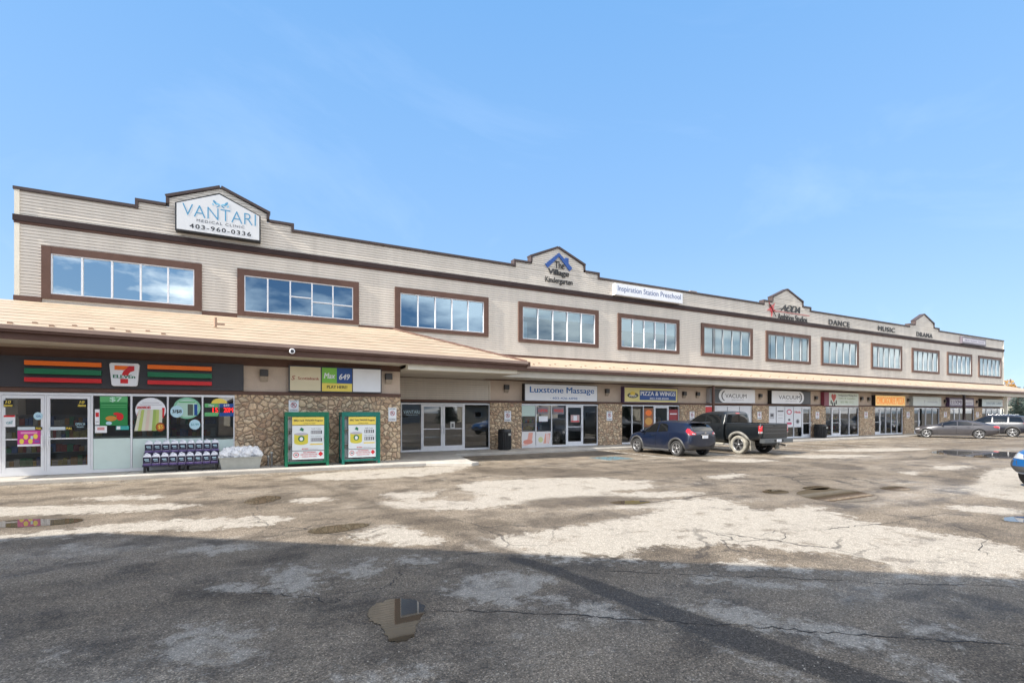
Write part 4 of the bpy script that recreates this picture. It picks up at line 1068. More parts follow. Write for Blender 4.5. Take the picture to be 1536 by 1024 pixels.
letters(mb, 'ELEVEn', L2(.13, 0)[0], L2(.86, 0)[0], L2(0, .345)[1], L2(0, .485)[1], yy, 2, .05, 0, .95)
mb.build('numeral_logo', [S_ORANGE, S_RED, S_GREEN], t)

# -- three-panel light box beside the corner store
t = thing('service_sign', 'three-panel box sign: cream bank panel, lottery panel, blank white panel', 'sign', (PX(503, D7), D7, 2.6))
Y = D7-.16
zt_, zb_ = PZ(434, 547.5, Y), PZ(434, 587, Y)
MB().box(PX(433, Y), PX(572.5, Y), Y, D7-.02, zb_, zt_).build('sign_cabinet', S_DARK, t)
def panel(a, b, m_, f0=0.04, f1=.96, nm='sign_face'):
    x0, x1 = PX(a, Y-.01), PX(b, Y-.01); z0_, z1_ = zb_+(zt_-zb_)*f0, zb_+(zt_-zb_)*f1
    MB().box(x0, x1, Y-.012, Y+.01, z0_, z1_).build(nm, m_, t); return (x0, x1, z0_, z1_, Y-.012)
r = panel(435, 481, S_CREAM); txt(t, [('S', .04, .17, .44, .62, pl('bank_red', (.35, .07, .05)), .1, .25), ('Scotiabank', .25, .95, .46, .58, pl('bank_red', (.35, .07, .05)), .02)], rect=r)
r = panel(483, 505.2, S_LIME, .36); txt(t, [('Max', .12, .9, .3, .66, S_WHITE, .05, .2)], rect=r)
r = panel(505.4, 528, S_BLUE, .36); txt(t, [('649', .14, .86, .25, .62, S_WHITE, .07, .2)], rect=r)
r = panel(483, 528, S_YEL, .04, .355); txt(t, [('PLAY HERE!', .16, .84, .36, .72, S_BLACK, .03)], rect=r)
panel(529.5, 571, S_WHITE)

# -- shop signs under the canopy
t, *rc = sign_box('massage_sign', 'white box sign with bold blue massage lettering', 787, 896, 575, 601, DW, .3, S_WHITE, S_BLACK, .02)
bl_ = pl('massage_blue', (.008, .11, .36))
txt(t, [('Luxstone Massage', .06, .955, .38, .86, bl_, .03), ('· 403-426-6898 ·', .33, .74, .10, .24, bl_, .0)], rect=rc)
x0, x1, z0, z1, y_ = rc                                   # slab serifs: feet under the tall letters
t, *rc = sign_box('pizza_sign', 'yellow framed sign with blue panel reading PIZZA & WINGS', 936, 1017, 579.5, 603.5, DW, .3, pl('pizza_yellow', (.72, .62, .24)), S_PURP, .05)
x0, x1, z0, z1, y_ = rc
mb = MB().box(x0+(x1-x0)*.27, x0+(x1-x0)*.965, y_-.008, y_, z0+(z1-z0)*.14, z0+(z1-z0)*.83); mb.build('blue_panel', S_BLUE, t)
rc[4] -= .008
txt(t, [('PIZZA & WINGS', .285, .95, .46, .76, S_WHITE, .03), ('403-948-8200', .45, .82, .19, .33, S_WHITE, .0)], rect=rc)
mb = MB().disc(x0+(x1-x0)*.145, z0+(z1-z0)*.46, (x1-x0)*.10, (z1-z0)*.20, y_-.008, y_, 24, 0); mb.disc(x0+(x1-x0)*.14, z0+(z1-z0)*.58, (x1-x0)*.045, (z1-z0)*.16, y_-.012, y_, 16, 1)
letters(mb, 'PIZZA', x0+(x1-x0)*.08, x0+(x1-x0)*.21, z0+(z1-z0)*.36, z0+(z1-z0)*.48, y_-.008, 2, .03)
mb.build('round_emblem', [pl('emblem_brown', (.10, .09, .05)), pl('cheese', (.75, .55, .06)), S_WHITE], t)
for (nm, a, b, ya, yb, flip, lb) in (('vacuum_sign', 1065, 1132.5, 582, 604, False, 'vacuum shop sign, dark left end and pale crescent beside VACUUM'), ('vacuum_sign', 1157, 1216, 585, 605.5, True, 'vacuum shop sign, dark right end and crescent after VACUUM')):
    t, *rc = sign_box(nm, lb, a, b, ya, yb, DW, .3, pl('vac_dark', (.06, .065, .075)), S_BLACK if flip else S_GREY, .03)
    x0, x1, z0, z1, y_ = rc; w = x1-x0; h = z1-z0
    mb = MB(); arc = []
    c0 = .30; e = .12
    for k in range(17):
        a_ = math.pi/2+math.pi*k/16; arc.append((c0+e*math.cos(a_), .5+.5*math.sin(a_)))
    poly = arc+[(1, 0), (1, 1)]
    pp_ = [(x0+w*((1-f) if flip else f), z0+h*g) for f, g in poly]
    mb.prism(pp_, y_-.008, y_, 0)
    cres = [(c0+.03+e*.8*math.cos(q), .5+.40*math.sin(q)) for q in [math.pi*.62+math.pi*.76*k/12 for k in range(13)]]
    cres2 = [(c0+.045+e*.75*math.cos(q), .5+.36*math.sin(q)) for q in [math.pi*.62+math.pi*.76*k/12 for k in range(13)]][::-1]
    mb.prism([(x0+w*((1-f) if flip else f), z0+h*g) for f, g in cres+cres2], y_-.014, y_-.004, 1)
    mb.build('crescent_panel', [S_WHITE, S_DARK], t); rc[4] = y_-.008
    jobs = [('VACUUM', .17 if flip else .32, .72 if flip else .80, .36, .66, S_DARK, .01), ('SPECIALISTS', .34 if flip else .46, .62 if flip else .74, .17, .27, S_GREY, .0)]
    txt(t, jobs, rect=rc)
t, *rc = sign_box('feather_sign', 'pale green sign with red heart and dark feathers, maroon left end', 1236.5, 1288, 587.5, 608.5, DW, .3, S_PALE, S_MAROON, .03)
x0, x1, z0, z1, y_ = rc; w, h = x1-x0, z1-z0
MB().box(x0, x0+w*.12, y_-.006, y_, z0, z1).build('maroon_end', S_MAROON, t)
mb = MB(); hx, hz = x0+w*.255, z0+h*.62
hp_ = [(hx+.30*math.sin(a)**3, hz+.018*(13*math.cos(a)-5*math.cos(2*a)-2*math.cos(3*a)-math.cos(4*a))*1.25) for a in [2*math.pi*k/24 for k in range(24)]]
mb.prism(hp_, y_-.008, y_, 0)
for dx, dz in ((-.32, -.35), (-.12, -.5), (.12, -.5), (.32, -.35)): mb.disc(hx+dx, hz+dz, .075, .17, y_-.008, y_, 10, 1)
mb.build('heart_emblem', [pl('heart_red', (.45, .06, .04)), S_BLACK], t)
txt(t, [('Indigenous Rising Sun', .40, .95, .70, .88, S_DARK, .0), ('Gifts & Supplies', .40, .90, .48, .64, pl('olive', (.28, .34, .16)), 0), ('403-980-1212', .45, .84, .2, .36, pl('olive', (.28, .34, .16)), 0)], rect=rc)
def glow(m_, c, e):                              # small emission added so the orange sign shows brighter
    b = m_.node_tree.nodes['Principled BSDF']; b.inputs['Emission Color'].default_value = c4(c); b.inputs['Emission Strength'].default_value = e
    return m_
OF = glow(pl('orange_face', (.85, .55, .20)), (.85, .5, .15), .14); OD = glow(pl('deep_orange', (.90, .26, .01)), (.95, .25, .01), .12)
t, *rc = sign_box('orange_sign', 'bright orange lettered pizza sign right of the feather-logo sign', 1313, 1358, 592, 608.5, DW, .3, OF, S_BLACK, .03)
txt(t, [('CHICAGOREE PIZZA', .03, .97, .16, .84, OD, .03)], rect=rc)
t, *rc = sign_box('white_sign', 'plain white sign with faint grey lettering, right of the orange sign', 1369.5, 1412, 594, 608.5, DW, .3, pl('pale_face', (.66, .70, .66)), pl('pale_rim', (.5, .52, .5)), .02)
txt(t, [('T', .36, .42, .3, .6, S_GREY, 0), ('COUNSELLING', .50, .86, .34, .54, S_GREY, .0)], rect=rc)
t, *rc = sign_box('framed_sign', 'white sign in dark purple frame behind the canopy post', 1424, 1461, 596, 609.5, DW, .3, pl('frame_face', (.60, .58, .64)), S_PURP, .16)
txt(t, [('LUXMI', .03, .48, .14, .84, S_PURP, .03), ('SWEETS', .6, .95, .2, .5, S_PURP, 0)], rect=rc)
t, *rc = sign_box('grey_sign', 'pale grey-blue sign at the far right end of the shop row', 1473, 1504, 598, 609.5, DW, .3, pl('greyblue_face', (.58, .66, .68)), S_BLACK, .02)
txt(t, [('DENTURE CLINIC', .2, .95, .28, .62, pl('slate', (.2, .27, .33)), .02)], rect=rc)

# -- wall lamps
def wall_lamp(px_, py_, D, label):
    x, z = PX(px_, D-.1), PZ(px_, py_, D-.1)
    t = thing('wall_lamp', label, 'wall lamp', (x, D, z), 0, 'dark wall lamps along the shop fronts')
    MB().box(x-.13, x+.13, D-.17, D-.02, z-.03, z+.2).build('lamp_housing', pl('lamp_body', (.035, .03, .028)), t, bevel=.02)
    mb = MB().add([(x-.115, D-.15, z-.03), (x+.115, D-.15, z-.03), (x+.115, D-.03, z-.2), (x-.115, D-.03, z-.2), (x-.115, D-.03, z-.03), (x+.115, D-.03, z-.03)], [(0, 3, 2, 1), (0, 4, 3), (1, 2, 5)])
    mb.build('lamp_lens', pl('lamp_lens', (.34, .28, .22), .3), t)
for px_, py_, D, wds in ((396, 563, D7, 'between the corner store sign and the three-panel sign'), (583, 568, D7, 'right of the three-panel sign'), (760, 583, DW, 'left of the massage sign'), (911, 588.5, DW, 'between the massage and pizza signs'),
        (1027, 592, DW, 'just right of the pizza sign'), (1047, 592.5, DW, 'just left of the first vacuum sign'), (1141, 595, DW, 'between the two vacuum signs'), (1224.5, 598, DW, 'left of the feather-logo sign'),
        (1293, 599, DW, 'just right of the feather-logo sign'), (1303.5, 599.5, DW, 'just left of the orange sign'), (1363, 601, DW, 'between the orange and plain white signs'), (1418, 602.5, DW, 'between the plain white and purple-framed signs'), (1466, 603.5, DW, 'between the purple-framed and grey-blue signs')):
    wall_lamp(px_, py_, D, 'dark wall lamp '+wds)

# -- notices on the stone
def notice(px_, y0, y1, w_, D, label, cat='sign'):
    x0, x1 = PX(px_-w_/2, D), PX(px_+w_/2, D); z1_, z0_ = PZ(px_-w_/2, y0, D), PZ(px_-w_/2, y1, D)
    t = thing('parking_notice', label, cat, ((x0+x1)/2, D, z0_), 0, 'white parking notices on the stone piers')
    MB().box(x0, x1, D-.012, D+.002, z0_, z1_).build('notice_board', S_WHITE, t)
    mb = MB(); cx_, cz_ = (x0+x1)/2, z0_+(z1_-z0_)*.58; r_ = (x1-x0)*.30
    ring = [(r_, 0), (r_*.8, 0)]
    vs = []; n = 24
    for k in range(n):
        a = 2*math.pi*k/n
        vs += [(cx_+r_*math.cos(a), D-.016, cz_+r_*math.sin(a)), (cx_+r_*.8*math.cos(a), D-.016, cz_+r_*.8*math.sin(a))]
    mb.add(vs, [(2*k, 2*k+1, (2*k+3) % (2*n), (2*k+2) % (2*n))[::-1] for k in range(n)], 0)
    letters(mb, 'P', cx_-r_*.4, cx_+r_*.35, cz_-r_*.55, cz_+r_*.55, D-.012, 1, .02)
    a = .12*r_; mb.prism([(cx_-r_*.62, cz_+r_*.62-a), (cx_+r_*.62-a, cz_-r_*.62), (cx_+r_*.62+a*.3, cz_-r_*.62+a*1.2), (cx_-r_*.62+a*1.2, cz_+r_*.62+a*.3)], D-.019, D-.013, 0)
    letters(mb, 'NO PARKING', x0+(x1-x0)*.12, x1-(x1-x0)*.12, z0_+(z1_-z0_)*.08, z0_+(z1_-z0_)*.2, D-.012, 1, .01)
    letters(mb, 'CUSTOMERS', x0+(x1-x0)*.14, x1-(x1-x0)*.14, z0_+(z1_-z0_)*.86, z0_+(z1_-z0_)*.95, D-.012, 1, .01)
    mb.build('notice_symbol', [pl('notice_red', (.45, .03, .05)), S_DARK], t)
notice(440.5, 600, 617.5, 15, D7-.065, 'white no-parking notice on the stone wall above the left green cage')
notice(588.5, 611, 631.5, 12, D7-.065, 'white no-parking notice on the stone wall right of the green cages')
for px_, wds in ((761.5, 'pier left of the massage shop, above the bin'), (914, 'pier between massage and pizza shops'), (1038, 'pier right of the pizza shop'), (1139, 'pier between the two vacuum shops'), (1226, 'pier left of the feather-sign shop'), (1299, 'pier between feather-sign and orange-sign shops'), (1362, 'pier right of the orange-sign shop'), (1418, 'pier left of the purple-framed sign shop'), (1466, 'pier right of the purple-framed sign shop')):
    k = (2200-px_)/1440
    notice(px_, 619-2.8*k, 619+13*k, 9*k*k+1, DW-.125, 'white parking notice on the stone '+wds)
# -- camera and rooftop bits
x, z = PX(438, DE-.1), PZ(438, 527, DE-.1)
t = thing('security_camera', 'round white-ringed security camera on the corner store eave', 'camera', (x, DE-.05, z))
MB().lathe([(.001, -.10), (.05, -.10), (.06, -.06), (.06, .08)], (x, DE-.09, z), 'y', 18).build('camera_body', S_DARK, t)
mb = MB().lathe([(.055, -.112), (.085, -.112), (.085, -.04)], (x, DE-.09, z), 'y', 20); mb.build('camera_ring', S_WHITE, t)
for px_, py_, s in ((1036, 436, .5), (1292, 478, .45), (1296.5, 479, .35)):
    x = PX(px_, DW+1.2)
    tag(MB().box(x-s/2, x+s/2, DW+1, DW+1+s, 8.4, ZPAR+.62*s*1.4).box(x-s*.6, x+s*.6, DW+1-s*.1, DW+1+s*1.1, ZPAR+.62*s*1.4+.002, ZPAR+.62*s*1.4+.08).build('roof_vent', mat('vent_metal', (.30, .24, .22), .5), None, (x, DW+1.2, 8.4)),
        {1036: 'small metal roof vent above the preschool sign', 1292: 'larger of two small roof vents right of DANCE', 1296.5: 'smaller of two small roof vents right of DANCE'}[px_], 'roof vent')
# red square notice on the first vacuum window
x0, x1 = PX(1056.5, DW-.08), PX(1069, DW-.08)
t = thing('window_notice', 'red square notice hung at the first vacuum shop window', 'notice', ((x0+x1)/2, DW-.08, 2.0)); MB().box(x0, x1, DW-.10, DW-.085, 1.92, 2.28).build('notice_board', S_RED, t)

# -- posters
def poster(name, label, a, b, y0, y1, D, m_, jobs=(), extra=None, dep=.012, shape=None):
    Yp = D-.055
    x0, x1 = PX(a, Yp), PX(b, Yp); z1_, z0_ = PZ(a, y0, Yp), PZ(a, y1, Yp)
    t = thing(name, label, 'poster', ((x0+x1)/2, Yp, z0_))
    mb = MB()
    if shape == 'round': mb.disc((x0+x1)/2, (z0_+z1_)/2, (x1-x0)/2, (z1_-z0_)/2, Yp-dep, Yp)
    else: mb.box(x0, x1, Yp-dep, Yp, z0_, z1_)
    mb.build('sheet', m_, t); rc = [x0, x1, z0_, z1_, Yp-dep]
    if extra:
        mb = MB(); ms = extra(mb, rc); mb.build('artwork', ms, t)
        rc[4] -= .007
    if jobs: txt(t, jobs, rect=rc)
    return t
def ex_blobs(items):
    def f(mb, rc):
        ms = []
        for i, (kind, fx, fz, rx, rz, m_) in enumerate(items):
            if m_ not in ms: ms.append(m_)
            cx_, cz_ = on_face(rc, fx, fz); w, h = rc[1]-rc[0], rc[3]-rc[2]; y = rc[4]-.002-.0004*i
            if kind == 'o': mb.disc(cx_, cz_, rx*w, rz*h, y, rc[4], 20, ms.index(m_))
            elif kind == 'b': mb.box(cx_-rx*w, cx_+rx*w, y, rc[4], cz_-rz*h, cz_+rz*h, ms.index(m_))
            else: mb.prism([(cx_-rx*w, cz_-rz*h), (cx_+rx*w*.6, cz_-rz*h), (cx_+rx*w, cz_+rz*h), (cx_-rx*w*.45, cz_+rz*h)], y, rc[4], ms.index(m_))
        return ms
    return f
g1 = pl('promo_green', (.02, .22, .06)); g2 = pl('promo_green_light', (.12, .42, .16))
poster('promo_poster', 'tall green promotion poster with burger picture in the first store window', 150, 191.5, 594, 638, D7, g1, [('$7', .35, .8, .8, .98, pl('mint', (.5, .75, .6)), .05)],
       ex_blobs([('b', .5, .9, .5, .1, g2), ('b', .5, .70, .46, .012, g2), ('b', .5, .63, .46, .01, g2), ('o', .40, .24, .2, .09, pl('burger', (.55, .24, .04))), ('o', .72, .3, .13, .13, S_RED), ('o', .6, .4, .12, .05, S_RED), ('o', .32, .08, .11, .06, S_LBLUE)]))
poster('narrow_notice', 'narrow white notice with red square left of the green poster', 142.5, 149.5, 613.5, 637, D7, S_WHITE, (), ex_blobs([('b', .5, .65, .36, .14, S_RED), ('b', .5, .2, .3, .03, S_GREY)]))
poster('small_notice', 'small white notice with pink print under the green poster', 142.5, 160.5, 638.5, 649, D7, S_WHITE, (), ex_blobs([('b', .5, .6, .3, .2, pl('pinkish', (.65, .3, .3)))]))
poster('teal_strip', 'teal and white strip notice beside the small pink-print notice', 174, 193.5, 638.5, 644.5, D7, pl('teal_strip', (.05, .38, .36)), (), ex_blobs([('b', .2, .5, .14, .4, S_WHITE)]))
poster('sandwich_poster', 'big round white poster of green-filled sandwiches in a store window', 203, 249, 596, 634, D7, S_WHITE, [('SANDWICHES', .05, .5, .56, .66, S_RED, .04)],
       ex_blobs([('b', .5, .80, .28, .012, S_GREY), ('b', .5, .72, .36, .012, S_GREY), ('q', .15, .38, .1, .1, S_RED), ('q', .9, .4, .06, .2, S_RED)]), shape='round')
Yp = D7-.075
t = thing('sandwich_cutout', 'cut-out picture of cut sandwiches overlapping the round white poster', 'poster', (PX(225, Yp), Yp, 1.1))
x0, x1 = PX(201.5, Yp), PX(243, Yp); z1_, z0_ = PZ(201.5, 614, Yp), PZ(201.5, 646, Yp)
mb = MB(); w = x1-x0
sc = [pl('lettuce', (.42, .5, .14)), pl('bread', (.60, .60, .48)), pl('lettuce2', (.30, .42, .10)), pl('ham', (.62, .50, .42))]
for k in range(8):
    a_, b_ = x0+w*k/8, x0+w*(k+1)/8; mb.prism([(a_, z0_), (b_, z0_), (b_+w*.13*(1-k/8)+.0, z1_), (a_+w*.16*(1-k/8), z1_)], Yp-.01-.0004*k, Yp, (1, 0, 1, 3, 1, 2, 0, 1)[k])
mb.build('picture', sc, t)
poster('price_burst', 'round dark red price burst at the sandwich picture corner', 233.5, 247.5, 633.5, 647, D7-.03, pl('burst', (.22, .04, .015)), [('$5', .28, .78, .26, .74, S_YEL, .06)], ex_blobs([('o', .5, .5, .42, .4, pl('burst2', (.5, .14, .02)))]), shape='round')
mint = pl('mint_green', (.22, .50, .34))
poster('drink_poster', 'large round mint poster of bottled drinks in a store window', 260, 301, 595.5, 628, D7, mint, (), ex_blobs([('o', .5, .5, .42, .42, pl('mint2', (.42, .62, .52))), ('b', .62, .42, .10, .26, pl('bottle_dark', (.08, .1, .08))), ('b', .82, .42, .06, .26, S_BLUE), ('b', .5, .78, .3, .03, g2)]), shape='round')
poster('price_circle', 'pale blue price circle reading 3/$8 on the mint drink poster', 255.5, 275, 608, 626, D7-.03, S_LBLUE, [('3/$8', .14, .88, .34, .66, S_BLACK, .05)], shape='round')
poster('small_price_circle', 'smaller pale price circle at the lower right of the mint poster', 284, 300.5, 629, 644, D7-.03, S_LBLUE, [('$3.99', .14, .86, .36, .62, pl('tealtext', (.1, .35, .4)), .03)], shape='round')
led = mat('led_red', (.7, .01, .01), .4, var=0)
lm = led.node_tree.nodes['Principled BSDF']; lm.inputs['Emission Color'].default_value = (1, .02, .02, 1); lm.inputs['Emission Strength'].default_value = .6
poster('jackpot_display', 'green jackpot screen with red lit digits in the last store window', 307, 327.5, 605, 624, D7, g2, [('15', .58, .98, .3, .68, led, .05), ('Max', .3, .7, .76, .94, S_WHITE, .02)], ex_blobs([('b', .5, .5, .5, .20, S_BLACK)]))
poster('jackpot_display', 'blue jackpot screen with red lit digits in the last store window', 329, 350.5, 605, 624, D7, S_BLUE, [('20', .30, .66, .3, .68, led, .05), ('M', .68, .96, .3, .68, led, .05), ('649', .3, .7, .76, .96, S_WHITE, .02)], ex_blobs([('b', .5, .5, .5, .20, S_BLACK)]))
t = thing('yellow_arc_sign', 'yellow arched sign above the jackpot screens', 'sign', (PX(328, D7-.06), D7-.06, 2.1))
x0, x1 = PX(317, D7-.06), PX(341, D7-.06); zc = PZ(317, 604.8, D7-.06); MB().prism([((x0+x1)/2+(x1-x0)/2*math.cos(math.pi*k/14), zc+.16*math.sin(math.pi*k/14)) for k in range(15)], D7-.07, D7-.055).build('arch_board', S_YEL, t)
poster('promo_banner', 'magenta promotion banner with yellow rounds on the left glass door', 26.5, 61, 645.5, 669.5, D7, S_PINK, (), ex_blobs([('o', .36, .6, .1, .16, S_YEL), ('o', .78, .62, .1, .16, S_YEL), ('o', .18, .32, .1, .16, S_YEL), ('o', .56, .32, .1, .16, S_YEL), ('b', .5, .07, .5, .06, S_WHITE), ('b', .5, .85, .36, .06, pl('pink2', (.75, .3, .5))), ('b', .62, .55, .05, .1, S_LBLUE), ('b', .85, .3, .1, .07, pl('violet', (.25, .1, .4)))]))
poster('door_notice', 'white notice with red header on the left glass door', 5.5, 23, 622.5, 640, D7, S_WHITE, [('call', .25, .8, .25, .55, pl('tealtext', (.1, .35, .4)), .0, .3)], ex_blobs([('b', .5, .92, .48, .08, S_RED)]))
poster('round_sticker', 'pale blue round sticker high on the left glass door', 50.5, 64, 618, 629.5, D7, S_LBLUE, [('Gift', .3, .8, .36, .62, S_BLUE, 0)], shape='round')
for k, (a, b, wds) in enumerate(((26.5, 52.5, 'left'), (74, 98, 'right'))):
    poster('push_strip', 'pale strip with yellow PULL tab on the %s glass door' % wds, a, b, 640, 644.8, D7-.01*k, pl('strip_pale', (.55, .62, .68)))
for a, b, wds in ((53.5, 63.5, 'left'), (99, 109, 'right')):
    poster('pull_sticker', 'small yellow PULL sticker on the %s glass door' % wds, a, b, 640.2, 644.2, D7, S_BLACK, [('PULL', .06, .94, .1, .9, S_YEL, .06)])
for a, b, y0, y1, wds in ((5.5, 19.5, 600, 610, 'left'), (116.5, 129.5, 600.5, 610, 'right')):
    poster('hours_sticker', 'yellow slanted numeral sticker high on the %s glass door' % wds, a, b, y0, y1, D7, S_BLACK, [('10', .2, .8, .5, .96, S_YEL, .07, .2), ('items', .02, .98, .04, .42, S_YEL, .05, .2)])
poster('hours_card', 'dark card of white print low on the right glass door', 112.5, 128.5, 633, 642, D7, pl('hours_dark', (.02, .025, .03)), [('OPEN 24', .06, .94, .5, .9, S_LBLUE, .0), ('hours', .2, .8, .1, .4, S_LBLUE, .0)])
# clinic entrance and other shops
poster('door_lettering', 'pale clinic lettering on the dark left entrance window', 603.5, 629.5, 614.5, 623, DW, pl('entry_dark', (.025, .03, .04)), [('VANTARI', .06, .98, .35, .95, S_LBLUE, 0), ('MEDICAL CLINIC', .2, .9, .05, .22, S_LBLUE, 0)])
poster('door_sign', 'small pale sign with dark arrow on the clinic entrance door', 675.5, 682, 632, 643, DW, pl('arrow_pale', (.55, .56, .56)), (), ex_blobs([('b', .5, .6, .25, .1, S_DARK), ('b', .5, .35, .25, .1, S_DARK)]))
for (a, b, wds, bl) in ((782.5, 803, 'red hand', [('q', .6, .62, .22, .3, S_SKIN), ('o', .45, .3, .35, .16, pl('skin2', (.68, .26, .2))), ('o', .25, .12, .2, .06, pl('skin3', (.8, .5, .45)))]), (804, 826.5, 'flower and fingers', [('q', .72, .5, .24, .36, S_SKIN), ('o', .3, .42, .16, .2, pl('petal', (.6, .62, .3))), ('b', .72, .5, .03, .36, S_WHITE), ('b', .84, .5, .02, .3, S_WHITE)])):
    poster('massage_poster', 'white spa poster with %s picture low in the massage window' % wds, a, b, 647, 669.5 if a < 800 else 668, DW, pl('spa_white', (.72, .70, .70)), (), ex_blobs(bl))
poster('window_blind', 'pale green pulled blind at the top of the left massage window', 782.5, 802.5, 608, 624, DW, pl('shade_green', (.5, .62, .56)))
for a, b, wds, tx in ((806, 822, 'left', 'OPEN'), (829.5, 846, 'right', 'MASSAGE')):
    poster('neon_sign', 'dark window sign with red word, %s of the pair in the massage window' % wds, a, b, 610, 621, DW, pl('neon_back', (.20, .18, .2)), [(tx, .08, .92, .3, .7, pl('neon_red', (.65, .06, .05)), .04)])
poster('paper_notice', 'white paper notice under the red OPEN sign', 808, 821.5, 624, 632, DW, S_WHITE)
poster('door_card', 'white and red card on the massage shop door', 856, 869, 622, 633, DW, pl('card_pink', (.5, .35, .35)), (), ex_blobs([('b', .5, .5, .2, .4, S_WHITE), ('b', .5, .12, .45, .08, S_RED)]))
poster('food_poster', 'red and orange food poster in the pizza shop window', 966, 979.5, 612, 640, DW, pl('food_brown', (.28, .10, .04)), (), ex_blobs([('o', .5, .75, .35, .16, S_ORANGE), ('o', .5, .3, .4, .2, pl('crust', (.6, .3, .06)))]))
poster('food_poster', 'dark red poster in the rightmost pizza shop window', 1003.5, 1016.5, 614, 640, DW, pl('food_red', (.28, .02, .03)), (), ex_blobs([('b', .5, .75, .4, .03, S_WHITE)]))
for a, b, wds, bl in ((1074, 1090.5, 'second pane of the first vacuum shop', ()), (1091.5, 1108.5, 'third pane of the first vacuum shop', ()), (1109.5, 1126, 'last pane of the first vacuum shop', ())):
    poster('window_graphic', 'white window graphic filling the '+wds, a, b, 609.5, 650, DW, pl('graphic_white', (.66, .67, .70)), (), ex_blobs([('b', .5, .7, .3, .012, S_GREY), ('b', .45, .64, .22, .01, S_GREY), ('o', .5, .35, .2, .08, S_GREY)]))
for a, b, wds, bl, tx in ((1151.8, 1163.6, 'grey appliance', [('b', .5, .55, .28, .14, S_GREY), ('b', .5, .58, .18, .06, S_DARK)], None), (1164.6, 1176.5, 'printed lines', [('b', .5, .78, .36, .03, S_DARK), ('b', .5, .6, .3, .012, S_GREY), ('b', .5, .45, .3, .012, S_GREY)], None),
        (1177.4, 1189.6, 'red round badge', [('o', .5, .74, .32, .13, pl('badge_red', (.5, .04, .12))), ('o', .5, .74, .2, .08, S_WHITE), ('o', .5, .36, .14, .05, S_DARK), ('b', .5, .18, .3, .05, pl('badge_red', (.5, .04, .12)))], None), (1190.4, 1202, 'red brand word', [('o', .5, .28, .26, .13, S_GREY), ('o', .5, .28, .16, .08, S_DARK)], 'Miele')):
    poster('window_graphic', 'white window graphic with %s at the second vacuum shop' % wds, a, b, 609.5, 640.5, DW, pl('graphic_white', (.66, .67, .70)), [(tx, .1, .9, .68, .78, S_RED, .03)] if tx else (), ex_blobs(bl))
